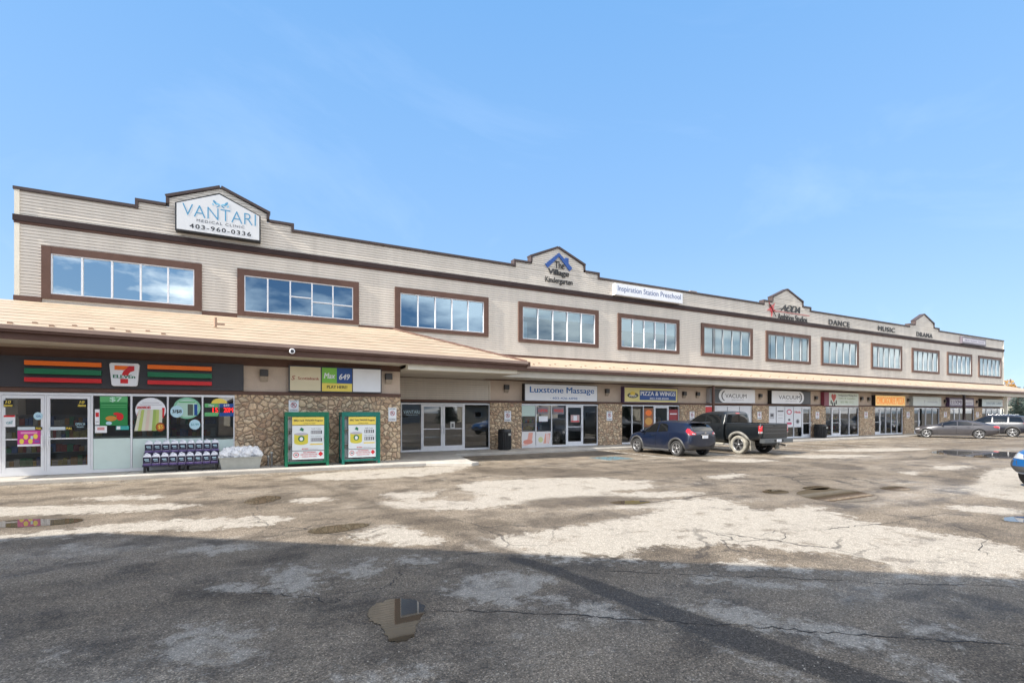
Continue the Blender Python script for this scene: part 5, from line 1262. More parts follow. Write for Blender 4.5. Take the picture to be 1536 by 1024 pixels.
# ================================================================ THINGS ON THE WALK
WK = .12                                         # height of the raised walk
M_CAGE = mat('cage_green', (.0, .15, .075), .42, var=.15, scale=4)
M_CAGE2 = mat('cage_green_blue', (.0, .16, .12), .42, var=.15, scale=4)
def gas_cage(x, w, label, m_):
    y0, y1 = 17.72, 18.45; h = 1.80
    t = thing('propane_cage', label, 'gas cage', (x+w/2, (y0+y1)/2, WK))
    f = MB(); p = .085
    for xx in (x, x+w-p):
        for yy in (y0, y1-p): f.box(xx, xx+p, yy, yy+p, WK, WK+h)
    for yy in (y0+.004, y1-p+.004):
        f.box(x+p, x+w-p, yy, yy+p-.008, WK+h-.14, WK+h-.002); f.box(x+p, x+w-p, yy, yy+p-.008, WK+.10, WK+.17)
    for xx in (x+.004, x+w-p+.004): f.box(xx, xx+p-.008, y0+p, y1-p, WK+h-.13, WK+h-.004); f.box(xx, xx+p-.008, y0+p, y1-p, WK+.1, WK+.17)
    f.box(x+.003, x+w-.003, y0+.01, y1, WK+h-.03, WK+h+.012)
    f.box(x+w-p*2.1, x+w-p, y0+.01, y0+.05, WK+.17, WK+h-.14)
    f.build('cage_frame', m_, t, bevel=.006)
    s = MB()
    for k in range(3): s.box(x+p, x+w-p, y0+p, y1-p, WK+.17+k*.52, WK+.19+k*.52)
    s.build('shelf', mat('galvanised', (.45, .46, .46), .4, .6, var=.15), t)
    g = MB()
    for xx in (x+.03, x+w-.05):
        for k in range(9): g.box(xx, xx+.012, y0+p+.06*k+.02, y0+p+.06*k+.03, WK+.17, WK+h-.14)
        for k in range(12): g.box(xx+.001, xx+.011, y0+p, y1-p, WK+.25+.125*k, WK+.262+.125*k)
    for k in range(3): g.box(x+p+.05*k+.02, x+p+.05*k+.028, y0+.03, y0+.04, WK+.17, WK+h-.14)
    g.build('side_mesh', mat('galvanised', (.45, .46, .46), .4, .6, var=.15), t)
    cy = mat('cylinder_white', (.6, .62, .62), .35, var=.1)
    for k in range(3):                            # gas bottles inside, seen through the gap
        for i in range(3):
            cx_ = x+.24+i*(w-.48)/2
            MB().lathe([(.001, 0), (.12, .005), (.14, .05), (.14, .26), (.10, .34), (.04, .36), (.04, .42), (.09, .42), (.09, .43), (.001, .43)], (cx_, y0+.36, WK+.192+k*.52), 'z', 16).build('gas_bottle', cy, t)
    a, b = x+p+.13, x+w-p*1.9; yy = y0-.012
    door = MB().box(a, b, yy, y0+.012, WK+.24, WK+h-.16).build('sign_panel', pl('cage_white', (.70, .74, .76)), t)
    rc = (a, b, WK+.24, WK+h-.16, yy)
    d = MB(); W_, H_ = b-a, rc[3]-rc[2]
    X_ = lambda f: a+W_*f
    Z_ = lambda f: rc[2]+H_*f
    d.box(X_(0), X_(1), yy-.004, yy, Z_(.815), Z_(1), 0)
    d.box(X_(0), X_(1), yy-.0045, yy, Z_(.20), Z_(.212), 1); d.box(X_(0), X_(1), yy-.005, yy, Z_(.803), Z_(.815), 1)
    d.box(X_(.06), X_(.49), yy-.004, yy, Z_(.40), Z_(.60), 2); d.disc(X_(.275), Z_(.40), W_*.215, H_*.055, yy-.0038, yy, 20, 2); d.disc(X_(.275), Z_(.60), W_*.215, H_*.03, yy-.0044, yy, 20, 3)
    d.disc(X_(.28), Z_(.49), W_*.10, H_*.07, yy-.007, yy, 18, 4); d.disc(X_(.28), Z_(.485), W_*.055, H_*.045, yy-.009, yy, 18, 5)
    d.prism([(X_(.22), Z_(.70)), (X_(.34), Z_(.66)), (X_(.36), Z_(.72)), (X_(.28), Z_(.755))], yy-.004, yy, 4)
    for zf in (.60, .42):
        d.box(X_(.58), X_(.93), yy-.004, yy, Z_(zf), Z_(zf+.08), 1)
        for q in range(5): d.box(X_(.60+.064*q), X_(.625+.064*q), yy-.006, yy, Z_(zf+.005), Z_(zf+.075), 5)
    d.box(X_(.55), X_(.96), yy-.003, yy, Z_(.34), Z_(.37), 0)
    # prohibition ring
    n = 20; cx_, cz_, r_ = X_(.12), Z_(.11), W_*.085; vs = []
    for k in range(n):
        q = 2*math.pi*k/n; vs += [(cx_+r_*math.cos(q), yy-.005, cz_+r_*math.sin(q)), (cx_+r_*.78*math.cos(q), yy-.005, cz_+r_*.78*math.sin(q))]
    d.add(vs, [(2*k, 2*k+1, (2*k+3) % (2*n), (2*k+2) % (2*n))[::-1] for k in range(n)], 6)
    d.box(cx_-r_*.4, cx_+r_*.4, yy-.004, yy, cz_-r_*.15, cz_+r_*.25, 1)
    d.prism([(X_(.81), Z_(.12)), (X_(.89), Z_(.06)), (X_(.97), Z_(.12)), (X_(.89), Z_(.18))], yy-.005, yy, 6)
    letters(d, 'BBQ Tank TRADER Program', X_(.05), X_(.96), Z_(.89), Z_(.945), yy-.004, 1, .03)
    letters(d, 'exchange your empties', X_(.35), X_(.72), Z_(.835), Z_(.862), yy-.004, 1, 0)
    letters(d, 'Refill Today', X_(.60), X_(.90), Z_(.705), Z_(.735), yy, 1, .01); letters(d, 'New Cylinder', X_(.58), X_(.92), Z_(.525), Z_(.55), yy, 1, .01)
    letters(d, 'NO SMOKING', X_(.34), X_(.74), Z_(.15), Z_(.178), yy, 6, .02); letters(d, 'KEEP AWAY FROM FLAME', X_(.26), X_(.78), Z_(.10), Z_(.128), yy, 6, .01); letters(d, 'HANDLE WITH CARE', X_(.3), X_(.76), Z_(.05), Z_(.075), yy, 6, .01)
    letters(d, 'BE SAFE', X_(.30), X_(.5), Z_(.235), Z_(.262), yy, 6, .02); letters(d, 'read instructions', X_(.53), X_(.8), Z_(.235), Z_(.26), yy, 3, .0)
    o = d.build('panel_print', [S_YEL, S_DARK, pl('tank_yellow', (.62, .55, .06)), pl('tank_top', (.45, .42, .5)), S_GREEN, S_WHITE, S_RED], t); o.parent = door
    l = MB(); l.tube((x+w-p*1.4, y0-.04, WK+.98), (x+w-p*1.4, y0+.02, WK+.98), .045, n=14); l.box(x+w-p*1.4-.03, x+w-p*1.4+.05, y0-.05, y0-.02, WK+.86, WK+.94)
    l.build('door_lock', m_, t)
gas_cage(PX(427.5, 17.72), 1.36, 'green gas exchange cage nearer the white bags, under the no-parking notice', M_CAGE)
gas_cage(PX(513, 17.72), 1.30, 'green gas exchange cage nearer the clinic entrance, at the stone corner', M_CAGE2)

# stepped rack of washer-fluid jugs
yr = 18.0
xa, xb = PX(213, yr), PX(327.5, yr)
t = thing('jug_rack', 'two-step dark rack holding purple-labelled jugs outside the store window', 'rack', ((xa+xb)/2, yr+.25, WK))
r_ = MB()
r_.box(xa, xb, yr, yr+.26, .30, .335); r_.box(xa, xb, yr+.265, yr+.56, .665, .70); r_.box(xa, xb, yr+.262, yr+.28, .335, .665)
r_.build('rack_shelf', pl('rack_purple', (.025, .02, .055)), t)
r_ = MB()
for k in range(4):
    xx = xa+.03+(xb-xa-.12)*(k/3)
    if k in (1, 2): xx = xa+(xb-xa)*.5+(-.14 if k == 1 else .08)
    r_.box(xx, xx+.06, yr+.01, yr+.07, WK, .30); r_.box(xx, xx+.06, yr+.5, yr+.55, WK, .665); r_.box(xx+.01, xx+.05, yr+.07, yr+.5, .24, .29)
r_.build('rack_leg', pl('rack_black', (.02, .02, .022)), t)
JB = mat('jug_plastic', (.78, .79, .86), .35, var=.06); JL = pl('jug_label', (.016, .012, .04)); JP = pl('jug_fluid', (.12, .07, .25)); JC = pl('jug_cap', (.55, .56, .66))
jug0 = None
def jug(x, y, z, label):
    global jug0
    w = .205; d = .11; h = .36
    if jug0 is None:
        t = thing('washer_jug', label, 'jug', (x, y, z), 0, 'washer fluid jugs on the stepped rack')
        b = MB()
        sec = [(0, .47, .47), (.015, .5, .5), (.25, .5, .5), (.29, .42, .44), (.315, .2, .26)]
        vs = []
        for hz, fw, fd in sec:
            for k in range(12):
                a = 2*math.pi*k/12+math.pi/12; ca_, sa_ = math.cos(a), math.sin(a)
                sx = math.copysign(abs(ca_)**.45, ca_); sy = math.copysign(abs(sa_)**.45, sa_)
                vs.append((x+w*fw*sx, y+d*fd*1.6*sy, z+hz))
        fs = [(i*12+k, i*12+(k+1) % 12, (i+1)*12+(k+1) % 12, (i+1)*12+k) for i in range(4) for k in range(12)]+[tuple(range(11, -1, -1)), tuple(range(48, 60))]
        b.add(vs, fs, 0)
        b.tube((x-.06, y, z+.30), (x-.02, y, z+.355), .017, n=8); b.tube((x-.02, y, z+.355), (x+.075, y, z+.30), .017, n=8)   # loop handle
        b.build('jug_body', JB, t)
        MB().box(x-.094, x+.094, y-.094, y-.086, z+.06, z+.245).build('jug_label', JL, t)
        l = MB().box(x-.06, x+.05, y-.0965, y-.094, z+.16, z+.19); l.box(x-.04, x+.06, y-.0965, y-.094, z+.12, z+.135); l.build('label_print', S_LBLUE, t)
        MB().box(x-.099, x+.099, y-.0925, y+.088, z+.006, z+.05).build('fluid_band', JP, t)
        MB().tube((x-.045, y, z+.312), (x-.045, y, z+.35), .026, n=12).build('jug_cap', JC, t)
        jug0 = t
    else:
        t = jug0.copy(); COL.objects.link(t); t.location = (x, y, z); t['label'] = label
        for ch in list(jug0.children):
            c_ = ch.copy(); COL.objects.link(c_); c_.parent = t
    return t
ORD = ['first', 'second', 'third', 'fourth', 'fifth', 'sixth', 'seventh', 'eighth', 'ninth']
for row, yy, zz in (('lower', yr+.13, .337), ('upper', yr+.41, .702)):
    for k in range(9):
        jug(xa+.11+(xb-xa-.22)*k/8, yy+random.uniform(-.012, .012), zz, 'purple-labelled washer fluid jug, %s from the left in the %s row' % (ORD[k], row))

# tub of white salt bags
xa, xb = PX(329, 17.85), PX(392.5, 17.85)
t = thing('plastic_tub', 'pale grey tub heaped with white bags beside the jug rack', 'tub', ((xa+xb)/2, 18.1, WK))
m_ = MB(); ins = .04
def ring(z, e): return [(xa+e, 17.85+e, z), (xb-e, 17.85+e, z), (xb-e, 18.4-e, z), (xa+e, 18.4-e, z)]
vs = ring(WK, .06)+ring(WK+.34, .0)+ring(WK+.36, -.02)+ring(WK+.38, -.02)+ring(WK+.38, .03)+ring(WK+.05, .09)
m_.add(vs, [(3, 2, 1, 0)]+[(4*i+k, 4*i+(k+1) % 4, 4*(i+1)+(k+1) % 4, 4*(i+1)+k) for i in range(5) for k in range(4)]+[(20, 21, 22, 23)])
m_.build('tub_wall', mat('tub_grey', (.40, .41, .38), .6, var=.15, scale=4), t)
BAG = mat('bag_plastic', (.74, .75, .78), .25, var=.12, scale=9, coat=.3); BP = pl('bag_print', (.5, .12, .12)); 
bag_me = []
for v in range(4):
    bm = bmesh.new(); bmesh.ops.create_icosphere(bm, subdivisions=4, radius=1)
    rr = random.Random(v)
    from mathutils import noise as mnoise
    for q in bm.verts:
        d_ = q.co.normalized(); n_ = mnoise.noise(d_*2.3+Vector((v*7, 0, 0)))*.28+mnoise.noise(d_*6.5+Vector((v*3, 2, 0)))*.14+abs(mnoise.noise(d_*13))*.10
        top = max(0, d_.z-.55)*1.6
        q.co = d_*(1+n_)*(1-top*.5); q.co.z += top*.5
        q.co.x *= .145; q.co.y *= .13; q.co.z *= .16
    me = bpy.data.meshes.new('salt_bag'); bm.to_mesh(me); bm.free(); me.materials.append(BAG); bag_me.append(me)
    for p in me.polygons: p.use_smooth = True
bi = 0
NB = 7
for row in range(2):
    for k in range(NB-row):
        o = bpy.data.objects.new('salt_bag', bag_me[(k*3+row) % 4]); COL.objects.link(o)
        o.location = (xa+.12+(xb-xa-.24)*(k+row*.5)/(NB-1), 18.02+.06*row+random.uniform(-.02, .02)+.08*(k % 2), WK+.44+row*.10+random.uniform(-.02, .03))
        o.rotation_euler = (random.uniform(-.4, .3), random.uniform(-.3, .3), random.uniform(-1.2, 1.2))
        tag(o, 'white plastic salt bag, %s from the left in the %s layer of the tub' % (ORD[k], ('front', 'top')[row]), 'bag', 'white bags in the grey tub')
for k in range(3):
    o = bpy.data.objects.new('salt_bag', bag_me[k]); COL.objects.link(o); o.location = (xa+.3+k*.34, 18.25, WK+.47); o.rotation_euler = (0, .3, k)
    tag(o, 'white plastic salt bag at the back of the tub, %s from the left' % ORD[k], 'bag', 'white bags in the grey tub')
# two stub pipes by the stone
for k, (px_, hh) in enumerate(((402.5, .30), (407.5, .42))):
    x = PX(px_, 18.4); tg = thing('stub_pipe', ('short grey stub pipe nearer the tub at the stone wall foot', 'taller pale-capped stub pipe nearer the green cage')[k], 'pipe', (x, 18.4, WK))
    MB().tube((x, 18.4, WK), (x, 18.4, WK+hh), .035, n=12).build('pipe_shaft', pl('pipe_grey', (.22, .21, .2)), tg); MB().tube((x, 18.4, WK+hh), (x, 18.4, WK+hh+.06), .045, n=12).build('pipe_cap', pl('pipe_cap', (.5, .5, .46)), tg)
# bins
def bin_(px0, px1, D, ytop, label):
    x0, x1 = PX(px0, D), PX(px1, D); r_ = (x1-x0)/2; x = (x0+x1)/2; h = PZ(px0, ytop, D)-.13
    t = thing('litter_bin', label, 'bin', (x, D, .13))
    m_ = MB(); m_.lathe([(r_*.86, .0), (r_*.9, .03), (r_*.9, h-.16)], (x, D, .13), 'z', 24)
    for k in range(22):
        a = 2*math.pi*k/22; m_.tube((x+r_*.93*math.cos(a), D+r_*.93*math.sin(a), .15), (x+r_*.93*math.cos(a), D+r_*.93*math.sin(a), .13+h-.17), r_*.075, n=6)
    m_.build('bin_body', pl('bin_black', (.018, .019, .021)), t)
    MB().lathe([(r_*.98, h-.17), (r_*1.0, h-.13), (r_*.98, h-.03), (r_*.9, h), (r_*.5, h), (r_*.48, h-.05), (.001, h-.12)], (x, D, .13), 'z', 24).build('bin_lid', pl('bin_black', (.018, .019, .021)), t)
    MB().box(x+r_*.1, x+r_*.55, D-r_*1.02, D-r_*.88, .13+h-.30, .13+h-.19).build('bin_sticker', pl('bin_sticker', (.4, .4, .36)), t)
bin_(748, 766, 21.3, 643.5, 'black slatted litter bin at the pier left of the massage shop')
bin_(1225.5, 1235.5, 21.4, 636, 'black litter bin at the pier left of the feather-sign shop')

# ================================================================ GROUND
GND_SEG = []
def gpoly(pts, k=1): return [G(*p) for p in chaikin(pts, k)] if k else [G(*p) for p in pts]
DRY = [
 [(768,805),(828,792),(913,780),(978,768),(998,763),(933,763),(903,760),(933,755),(1008,750),(1088,746),(1113,757),(1133,767),(1158,762),(1193,762),(1218,757),(1248,767),(1293,782),(1343,788),(1393,797),(1468,807),(1536,824),(1600,850),(1536,866),(1400,858),(1345,856),(1330,846),(1300,838),(1260,830),(1180,826),(1090,815),(1018,820),(945,823),(930,835),(850,832),(768,828),(700,822),(700,808)],
 [(700,822),(768,828),(850,832),(930,836),(1000,845),(1090,852),(1090,842),(1130,836),(1150,846),(1240,858),(1345,866),(1536,870),(1536,876),(1200,856),(900,842),(760,834)],
 [(688,724),(768,719),(858,716),(918,716),(943,722),(978,725),(988,732),(918,735),(908,740),(968,737),(1048,737),(1058,741),(983,747),(918,750),(868,752),(818,757),(740,758),(700,752),(730,742),(690,736)],
 [(555,787),(600,785),(640,800),(665,812),(650,818),(580,815),(520,811)],
 [(550,755),(600,750),(700,750),(760,760),(680,765),(590,762)], [(560,740),(650,735),(655,745),(600,750)], [(425,749),(490,745),(500,750),(450,755)],
 [(435,715),(500,707),(640,700),(720,697),(650,713),(550,719),(450,720)], [(0,800),(75,797),(200,782),(320,777),(425,772),(445,782),(350,792),(200,797),(60,806),(-60,812)],
 [(-60,762),(120,757),(280,755),(300,760),(150,770),(-60,775)], [(100,747),(200,742),(265,745),(175,751)], [(705,807),(768,804),(800,815),(768,828),(720,816)],
 [(1438,735),(1468,720),(1478,705),(1536,698),(1620,696),(1620,750),(1536,752),(1493,747)], [(1050,714),(1098,710),(1128,710),(1088,719)], [(1350,707),(1375,706),(1382,710),(1358,712)], [(1390,700),(1440,697),(1465,700),(1420,706)],
 [(1400,760),(1470,757),(1536,764),(1536,775),(1480,770)], [(1040,690),(1100,687),(1180,690),(1120,694)], [(1150,684),(1250,681),(1330,683),(1240,688)], [(1200,675),(1330,671),(1420,673),(1300,678)], [(870,724),(960,719),(990,722),(900,728)],
 # pale dry scabs in the foreground, their tone lowered for the shade there
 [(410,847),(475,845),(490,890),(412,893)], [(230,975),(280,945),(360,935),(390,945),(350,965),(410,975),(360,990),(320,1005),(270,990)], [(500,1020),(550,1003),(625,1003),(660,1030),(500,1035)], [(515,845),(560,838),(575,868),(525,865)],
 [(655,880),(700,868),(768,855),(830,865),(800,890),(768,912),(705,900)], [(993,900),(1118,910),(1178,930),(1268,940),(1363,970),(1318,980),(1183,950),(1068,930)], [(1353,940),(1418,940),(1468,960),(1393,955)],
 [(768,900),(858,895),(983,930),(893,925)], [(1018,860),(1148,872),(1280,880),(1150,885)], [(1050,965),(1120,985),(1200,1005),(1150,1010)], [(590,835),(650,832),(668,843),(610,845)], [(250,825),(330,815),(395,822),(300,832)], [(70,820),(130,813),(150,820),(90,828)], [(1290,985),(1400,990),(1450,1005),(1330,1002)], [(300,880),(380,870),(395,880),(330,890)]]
DARK = [
 [(798,837),(868,860),(983,900),(1088,932),(1193,970),(1363,1024),(1500,1070),(1350,1070),(1250,1024),(1118,980),(1018,940),(933,905),(828,862),(745,834)],
 [(435,717),(500,738),(570,763),(645,788),(745,833),(798,838),(680,792),(600,766),(520,738),(450,716)],
 [(690,705),(800,700),(880,704),(960,712),(850,716),(740,712)], [(780,750),(900,742),(995,748),(900,757),(800,762)], [(768,782),(850,772),(950,770),(900,780),(800,790)],
 [(1000,700),(1060,697),(1160,695),(1100,703)], [(1203,696),(1260,694),(1310,703),(1260,706)], [(1420,716),(1470,720),(1450,728),(1400,727)], [(560,775),(640,770),(720,790),(680,800),(600,785)], [(245,735),(280,731),(295,734),(260,739)], [(700,780),(760,778),(780,795),(720,800)], [(-40,780),(60,775),(140,776),(100,792),(-40,795)]]
PUD = [[(548,922),(558,908),(580,900),(605,897),(628,901),(641,912),(634,925),(624,938),(622,953),(605,963),(585,962),(576,950),(572,938),(556,931)],
       [(1190,738),(1215,733),(1240,731),(1275,735),(1300,739),(1322,747),(1300,752),(1260,753),(1230,750),(1205,745)], [(1200,731),(1225,728),(1250,731),(1235,735),(1210,734)],
       [(1390,678),(1420,674),(1450,674),(1500,677),(1560,680),(1560,687),(1480,687),(1420,682)], [(455,798),(480,790),(520,786),(550,784),(556,788),(520,796),(480,801)], [(1138,737),(1160,733),(1192,738),(1160,741)],
       [(1495,778),(1520,774),(1560,775),(1560,783),(1515,783)], [(1312,732),(1340,728),(1374,733),(1345,736)], [(-30,787),(20,779),(70,778),(130,777),(118,784),(60,789),(0,792)], [(362,753),(380,747),(400,743),(428,745),(405,753),(380,757)], [(905,754),(940,750),(985,752),(950,757)]]
def axis_pts(a, b, step, far, grow_=1.35):
    c = list(np.arange(a, b+1e-6, step)); s = step; q = b
    while q < far: s *= grow_; q += s; c.append(q)
    s = step; q = a; pre = []
    while q > -far: s *= grow_; q -= s; pre.append(q)
    return np.array(pre[::-1]+c)
gx = axis_pts(-9, 42, .13, 1500); gy = axis_pts(-.5, 17.0, .11, 1500)
XX, YY = np.meshgrid(gx, gy, indexing='ij')
def sdf(polys):
    best = np.full(XX.shape, -3.0)
    for p in polys:
        p = np.array(p); x0_, y0_ = p.min(0)-1.6; x1_, y1_ = p.max(0)+1.6
        ix = np.where((gx >= x0_) & (gx <= x1_))[0]; iy = np.where((gy >= y0_) & (gy <= y1_))[0]
        if len(ix) == 0 or len(iy) == 0: continue
        sl = np.ix_(ix, iy); X_, Y_ = XX[sl], YY[sl]
        d = np.full(X_.shape, 9.0); ins = np.zeros(X_.shape, bool); n = len(p)
        for i in range(n):
            a, b = p[i], p[(i+1) % n]; ab = b-a
            tt = np.clip(((X_-a[0])*ab[0]+(Y_-a[1])*ab[1])/max(ab @ ab, 1e-9), 0, 1)
            d = np.minimum(d, np.hypot(X_-a[0]-tt*ab[0], Y_-a[1]-tt*ab[1]))
            if a[1] != b[1]: ins ^= ((a[1] > Y_) != (b[1] > Y_)) & (X_ < (b[0]-a[0])*(Y_-a[1])/(b[1]-a[1])+a[0])
        best[sl] = np.maximum(best[sl], np.where(ins, d, -d))
    return best
f_dry = sdf([gpoly(p, 1) for p in DRY[:21]]); f_shaded_scab = sdf([gpoly(p, 1) for p in DRY[21:]]); f_dark = sdf([gpoly(p, 1) for p in DARK[:1]]); f_damp = np.maximum(sdf([gpoly(p, 1) for p in DARK[1:]]), sdf([gpoly(p, 1) for p in PUD])+.10)
nx, ny = len(gx), len(gy)
me = bpy.data.meshes.new('parking_lot')
co = np.stack([XX, YY, np.zeros_like(XX)], -1).reshape(-1, 3)
ii = (np.arange(nx-1)[:, None]*ny+np.arange(ny-1)[None, :]).reshape(-1)
fc = np.stack([ii, ii+ny, ii+ny+1, ii+1], -1)
me.vertices.add(len(co)); me.vertices.foreach_set('co', co.astype(np.float32).ravel())
me.loops.add(fc.size); me.loops.foreach_set('vertex_index', fc.astype(np.int32).ravel())
me.polygons.add(len(fc)); me.polygons.foreach_set('loop_start', np.arange(0, fc.size, 4, dtype=np.int32)); me.polygons.foreach_set('loop_total', np.full(len(fc), 4, dtype=np.int32))
me.update(calc_edges=True)
for nm, f_ in (('dry', f_dry), ('tar', f_dark), ('damp', f_damp), ('scab', f_shaded_scab)):
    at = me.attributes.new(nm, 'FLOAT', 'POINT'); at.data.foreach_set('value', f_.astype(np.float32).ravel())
lot = bpy.data.objects.new('parking_lot', me); COL.objects.link(lot); struct(lot)

def asphalt():
    m, t, out = nt('asphalt'); L = t.links.new
    p = nd(t, 'ShaderNodeBsdfPrincipled'); L(p.outputs[0], out.inputs[0])
    tc = nd(t, 'ShaderNodeTexCoord'); P_ = tc.outputs['Object']
    def noise(s, d=4.0, r=.6, vec=None):
        n = nd(t, 'ShaderNodeTexNoise', i_Scale=s, i_Detail=d, i_Roughness=r); L(vec or P_, n.inputs['Vector']); return n.outputs['Fac']
    mpx = nd(t, 'ShaderNodeMapping'); mpx.inputs['Scale'].default_value = (.55, 1.5, 1); mpx.inputs['Rotation'].default_value = (0, 0, R(-12)); L(P_, mpx.inputs[0])
    n_big = noise(.22, 6, .6, mpx.outputs[0]); n_mid = noise(1.1, 8, .68); n_fine = noise(6.5, 6, .72); n_grit = noise(48, 4, .7)
    def attr(nm):
        a = nd(t, 'ShaderNodeAttribute', attribute_name=nm); return a.outputs['Fac']
    def edge(sd, amp, a, b, n1=n_mid, n2=n_fine):
        v = math_n(t, 'ADD', sd, math_n(t, 'MULTIPLY', math_n(t, 'SUBTRACT', n1, .5), amp))
        v = math_n(t, 'ADD', v, math_n(t, 'MULTIPLY', math_n(t, 'SUBTRACT', n2, .5), amp*.8))
        mr = nd(t, 'ShaderNodeMapRange', interpolation_type='SMOOTHSTEP'); L(v, mr.inputs[0]); mr.inputs[1].default_value = a; mr.inputs[2].default_value = b
        return mr.outputs[0]
    n_patch = noise(2.6, 8, .74)
    dry = edge(attr('dry'), 1.3, -.09, .11, n_patch)
    st_ = ramp(t, [(.36, .35), (.46, 1.0)]); L(noise(1.7, 7, .7), st_.inputs[0])
    dry = math_n(t, 'MULTIPLY', dry, st_.outputs[0])
    dry = math_n(t, 'MAXIMUM', dry, math_n(t, 'MULTIPLY', edge(attr('scab'), 1.3, -.12, .16, n_patch), math_n(t, 'MULTIPLY', st_.outputs[0], .85)))  # scabs blend in weaker: part of the foreground shade is in their colour
    tar = edge(attr('tar'), .16, -.03, .05)
    damp = edge(attr('damp'), .6, -.22, .20, n_patch)
    # scattered smaller dry flecks everywhere
    fl_ = ramp(t, [(.55, 0.0), (.60, .55), (.70, .8)]); L(math_n(t, 'ADD', math_n(t, 'MULTIPLY', n_big, .5), math_n(t, 'MULTIPLY', n_patch, .5)), fl_.inputs[0])
    dry = math_n(t, 'MAXIMUM', dry, fl_.outputs[0])
    dry = math_n(t, 'MULTIPLY', dry, math_n(t, 'SUBTRACT', 1.0, math_n(t, 'MAXIMUM', tar, math_n(t, 'MULTIPLY', damp, .85))), clamp=True)
    base = mix(t, (.155, .124, .092), (.265, .22, .168), ramp_fac(t, n_big, .38, .62))
    base = mix(t, base, (.072, .057, .043), ramp_fac(t, n_mid, .47, .64))
    base = mix(t, base, (.28, .235, .18), ramp_fac(t, n_patch, .60, .78))
    # faint wheel tracks along the driving lane
    mt_ = nd(t, 'ShaderNodeMapping'); mt_.inputs['Scale'].default_value = (.05, 1.1, 1); mt_.inputs['Rotation'].default_value = (0, 0, R(6)); L(P_, mt_.inputs[0])
    tk = ramp(t, [(.40, .89), (.58, 1.05)]); L(noise(1.4, 5, .55, mt_.outputs[0]), tk.inputs[0])
    base = mix(t, base, tk.outputs[0], 1.0, 'MULTIPLY')
    col = mix(t, base, (.345, .31, .262), math_n(t, 'MULTIPLY', dry, ramp_fac2(t, n_fine)))
    col = mix(t, col, (.075, .058, .042), math_n(t, 'MULTIPLY', damp, .62))
    col = mix(t, col, (.055, .048, .042), math_n(t, 'MULTIPLY', tar, .80))
    # stone chips of the aggregate
    vo = nd(t, 'ShaderNodeTexVoronoi', i_Scale=95.0); L(P_, vo.inputs['Vector']); sc_ = nd(t, 'ShaderNodeSeparateColor'); L(vo.outputs['Color'], sc_.inputs[0])
    ch = ramp(t, [(0, .28), (.30, .70), (.72, 1.0), (.90, 1.45), (1, 2.3)]); L(sc_.outputs[0], ch.inputs[0])
    cam = nd(t, 'ShaderNodeTexNoise', i_Scale=22.0, i_Detail=6.0, i_Roughness=.75); L(P_, cam.inputs['Vector'])
    r2 = ramp(t, [(.3, .72), (.7, 1.28)]); L(cam.outputs['Fac'], r2.inputs[0])
    chf = math_n(t, 'MULTIPLY_ADD', dry, -.38); t.nodes[-1].inputs[2].default_value = .85
    col = mix(t, col, ch.outputs[0], chf, 'MULTIPLY'); col = mix(t, col, r2.outputs[0], chf, 'MULTIPLY')
    # fine alligator cracks inside the worn areas
    wv = nd(t, 'ShaderNodeVectorMath', operation='MULTIPLY_ADD'); nn = nd(t, 'ShaderNodeTexNoise', i_Scale=2.2, i_Detail=4.0); L(P_, nn.inputs['Vector']); L(nn.outputs['Color'], wv.inputs[0]); wv.inputs[1].default_value = (.7, .7, 0); L(P_, wv.inputs[2])
    vc = nd(t, 'ShaderNodeTexVoronoi', feature='DISTANCE_TO_EDGE', i_Scale=.55); L(wv.outputs[0], vc.inputs['Vector'])
    ck = ramp(t, [(0, 1.0), (.006, .9), (.014, 0.0)]); L(vc.outputs['Distance'], ck.inputs[0])
    where = ramp(t, [(.50, 0.0), (.62, 1.0)]); L(noise(.16, 2, .5), where.inputs[0])
    crack = math_n(t, 'MULTIPLY', ck.outputs[0], where.outputs[0])
    col = mix(t, col, (.03, .026, .024), math_n(t, 'MULTIPLY', crack, .8))
    L(col, p.inputs['Base Color'])
    wet = ramp(t, [(.44, .85), (.62, .42)]); L(math_n(t, 'ADD', math_n(t, 'MULTIPLY', n_big, .6), math_n(t, 'MULTIPLY', n_mid, .4)), wet.inputs[0])
    rg = math_n(t, 'MAXIMUM', wet.outputs[0], math_n(t, 'MULTIPLY', dry, .92)); p.inputs['Specular IOR Level'].default_value = .24
    rg = math_n(t, 'ADD', rg, math_n(t, 'MULTIPLY', math_n(t, 'SUBTRACT', n_grit, .5), .25), clamp=True)
    L(rg, p.inputs['Roughness'])
    hgt = math_n(t, 'ADD', math_n(t, 'MULTIPLY', vo.outputs['Distance'], -.9), math_n(t, 'MULTIPLY', n_grit, .5))
    hgt = math_n(t, 'SUBTRACT', hgt, math_n(t, 'MULTIPLY', crack, 2.0))
    b = nd(t, 'ShaderNodeBump', i_Strength=.65, i_Distance=.008); L(hgt, b.inputs['Height']); L(b.outputs[0], p.inputs['Normal'])
    return m
def ramp_fac(t, v, a, b):
    r = ramp(t, [(a, 0.0), (b, .85)]); t.links.new(v, r.inputs[0]); return r.outputs[0]
def ramp_fac2(t, v):
    r = ramp(t, [(.30, .62), (.52, 1.0)]); t.links.new(v, r.inputs[0]); return r.outputs[0]
me.materials.append(asphalt())

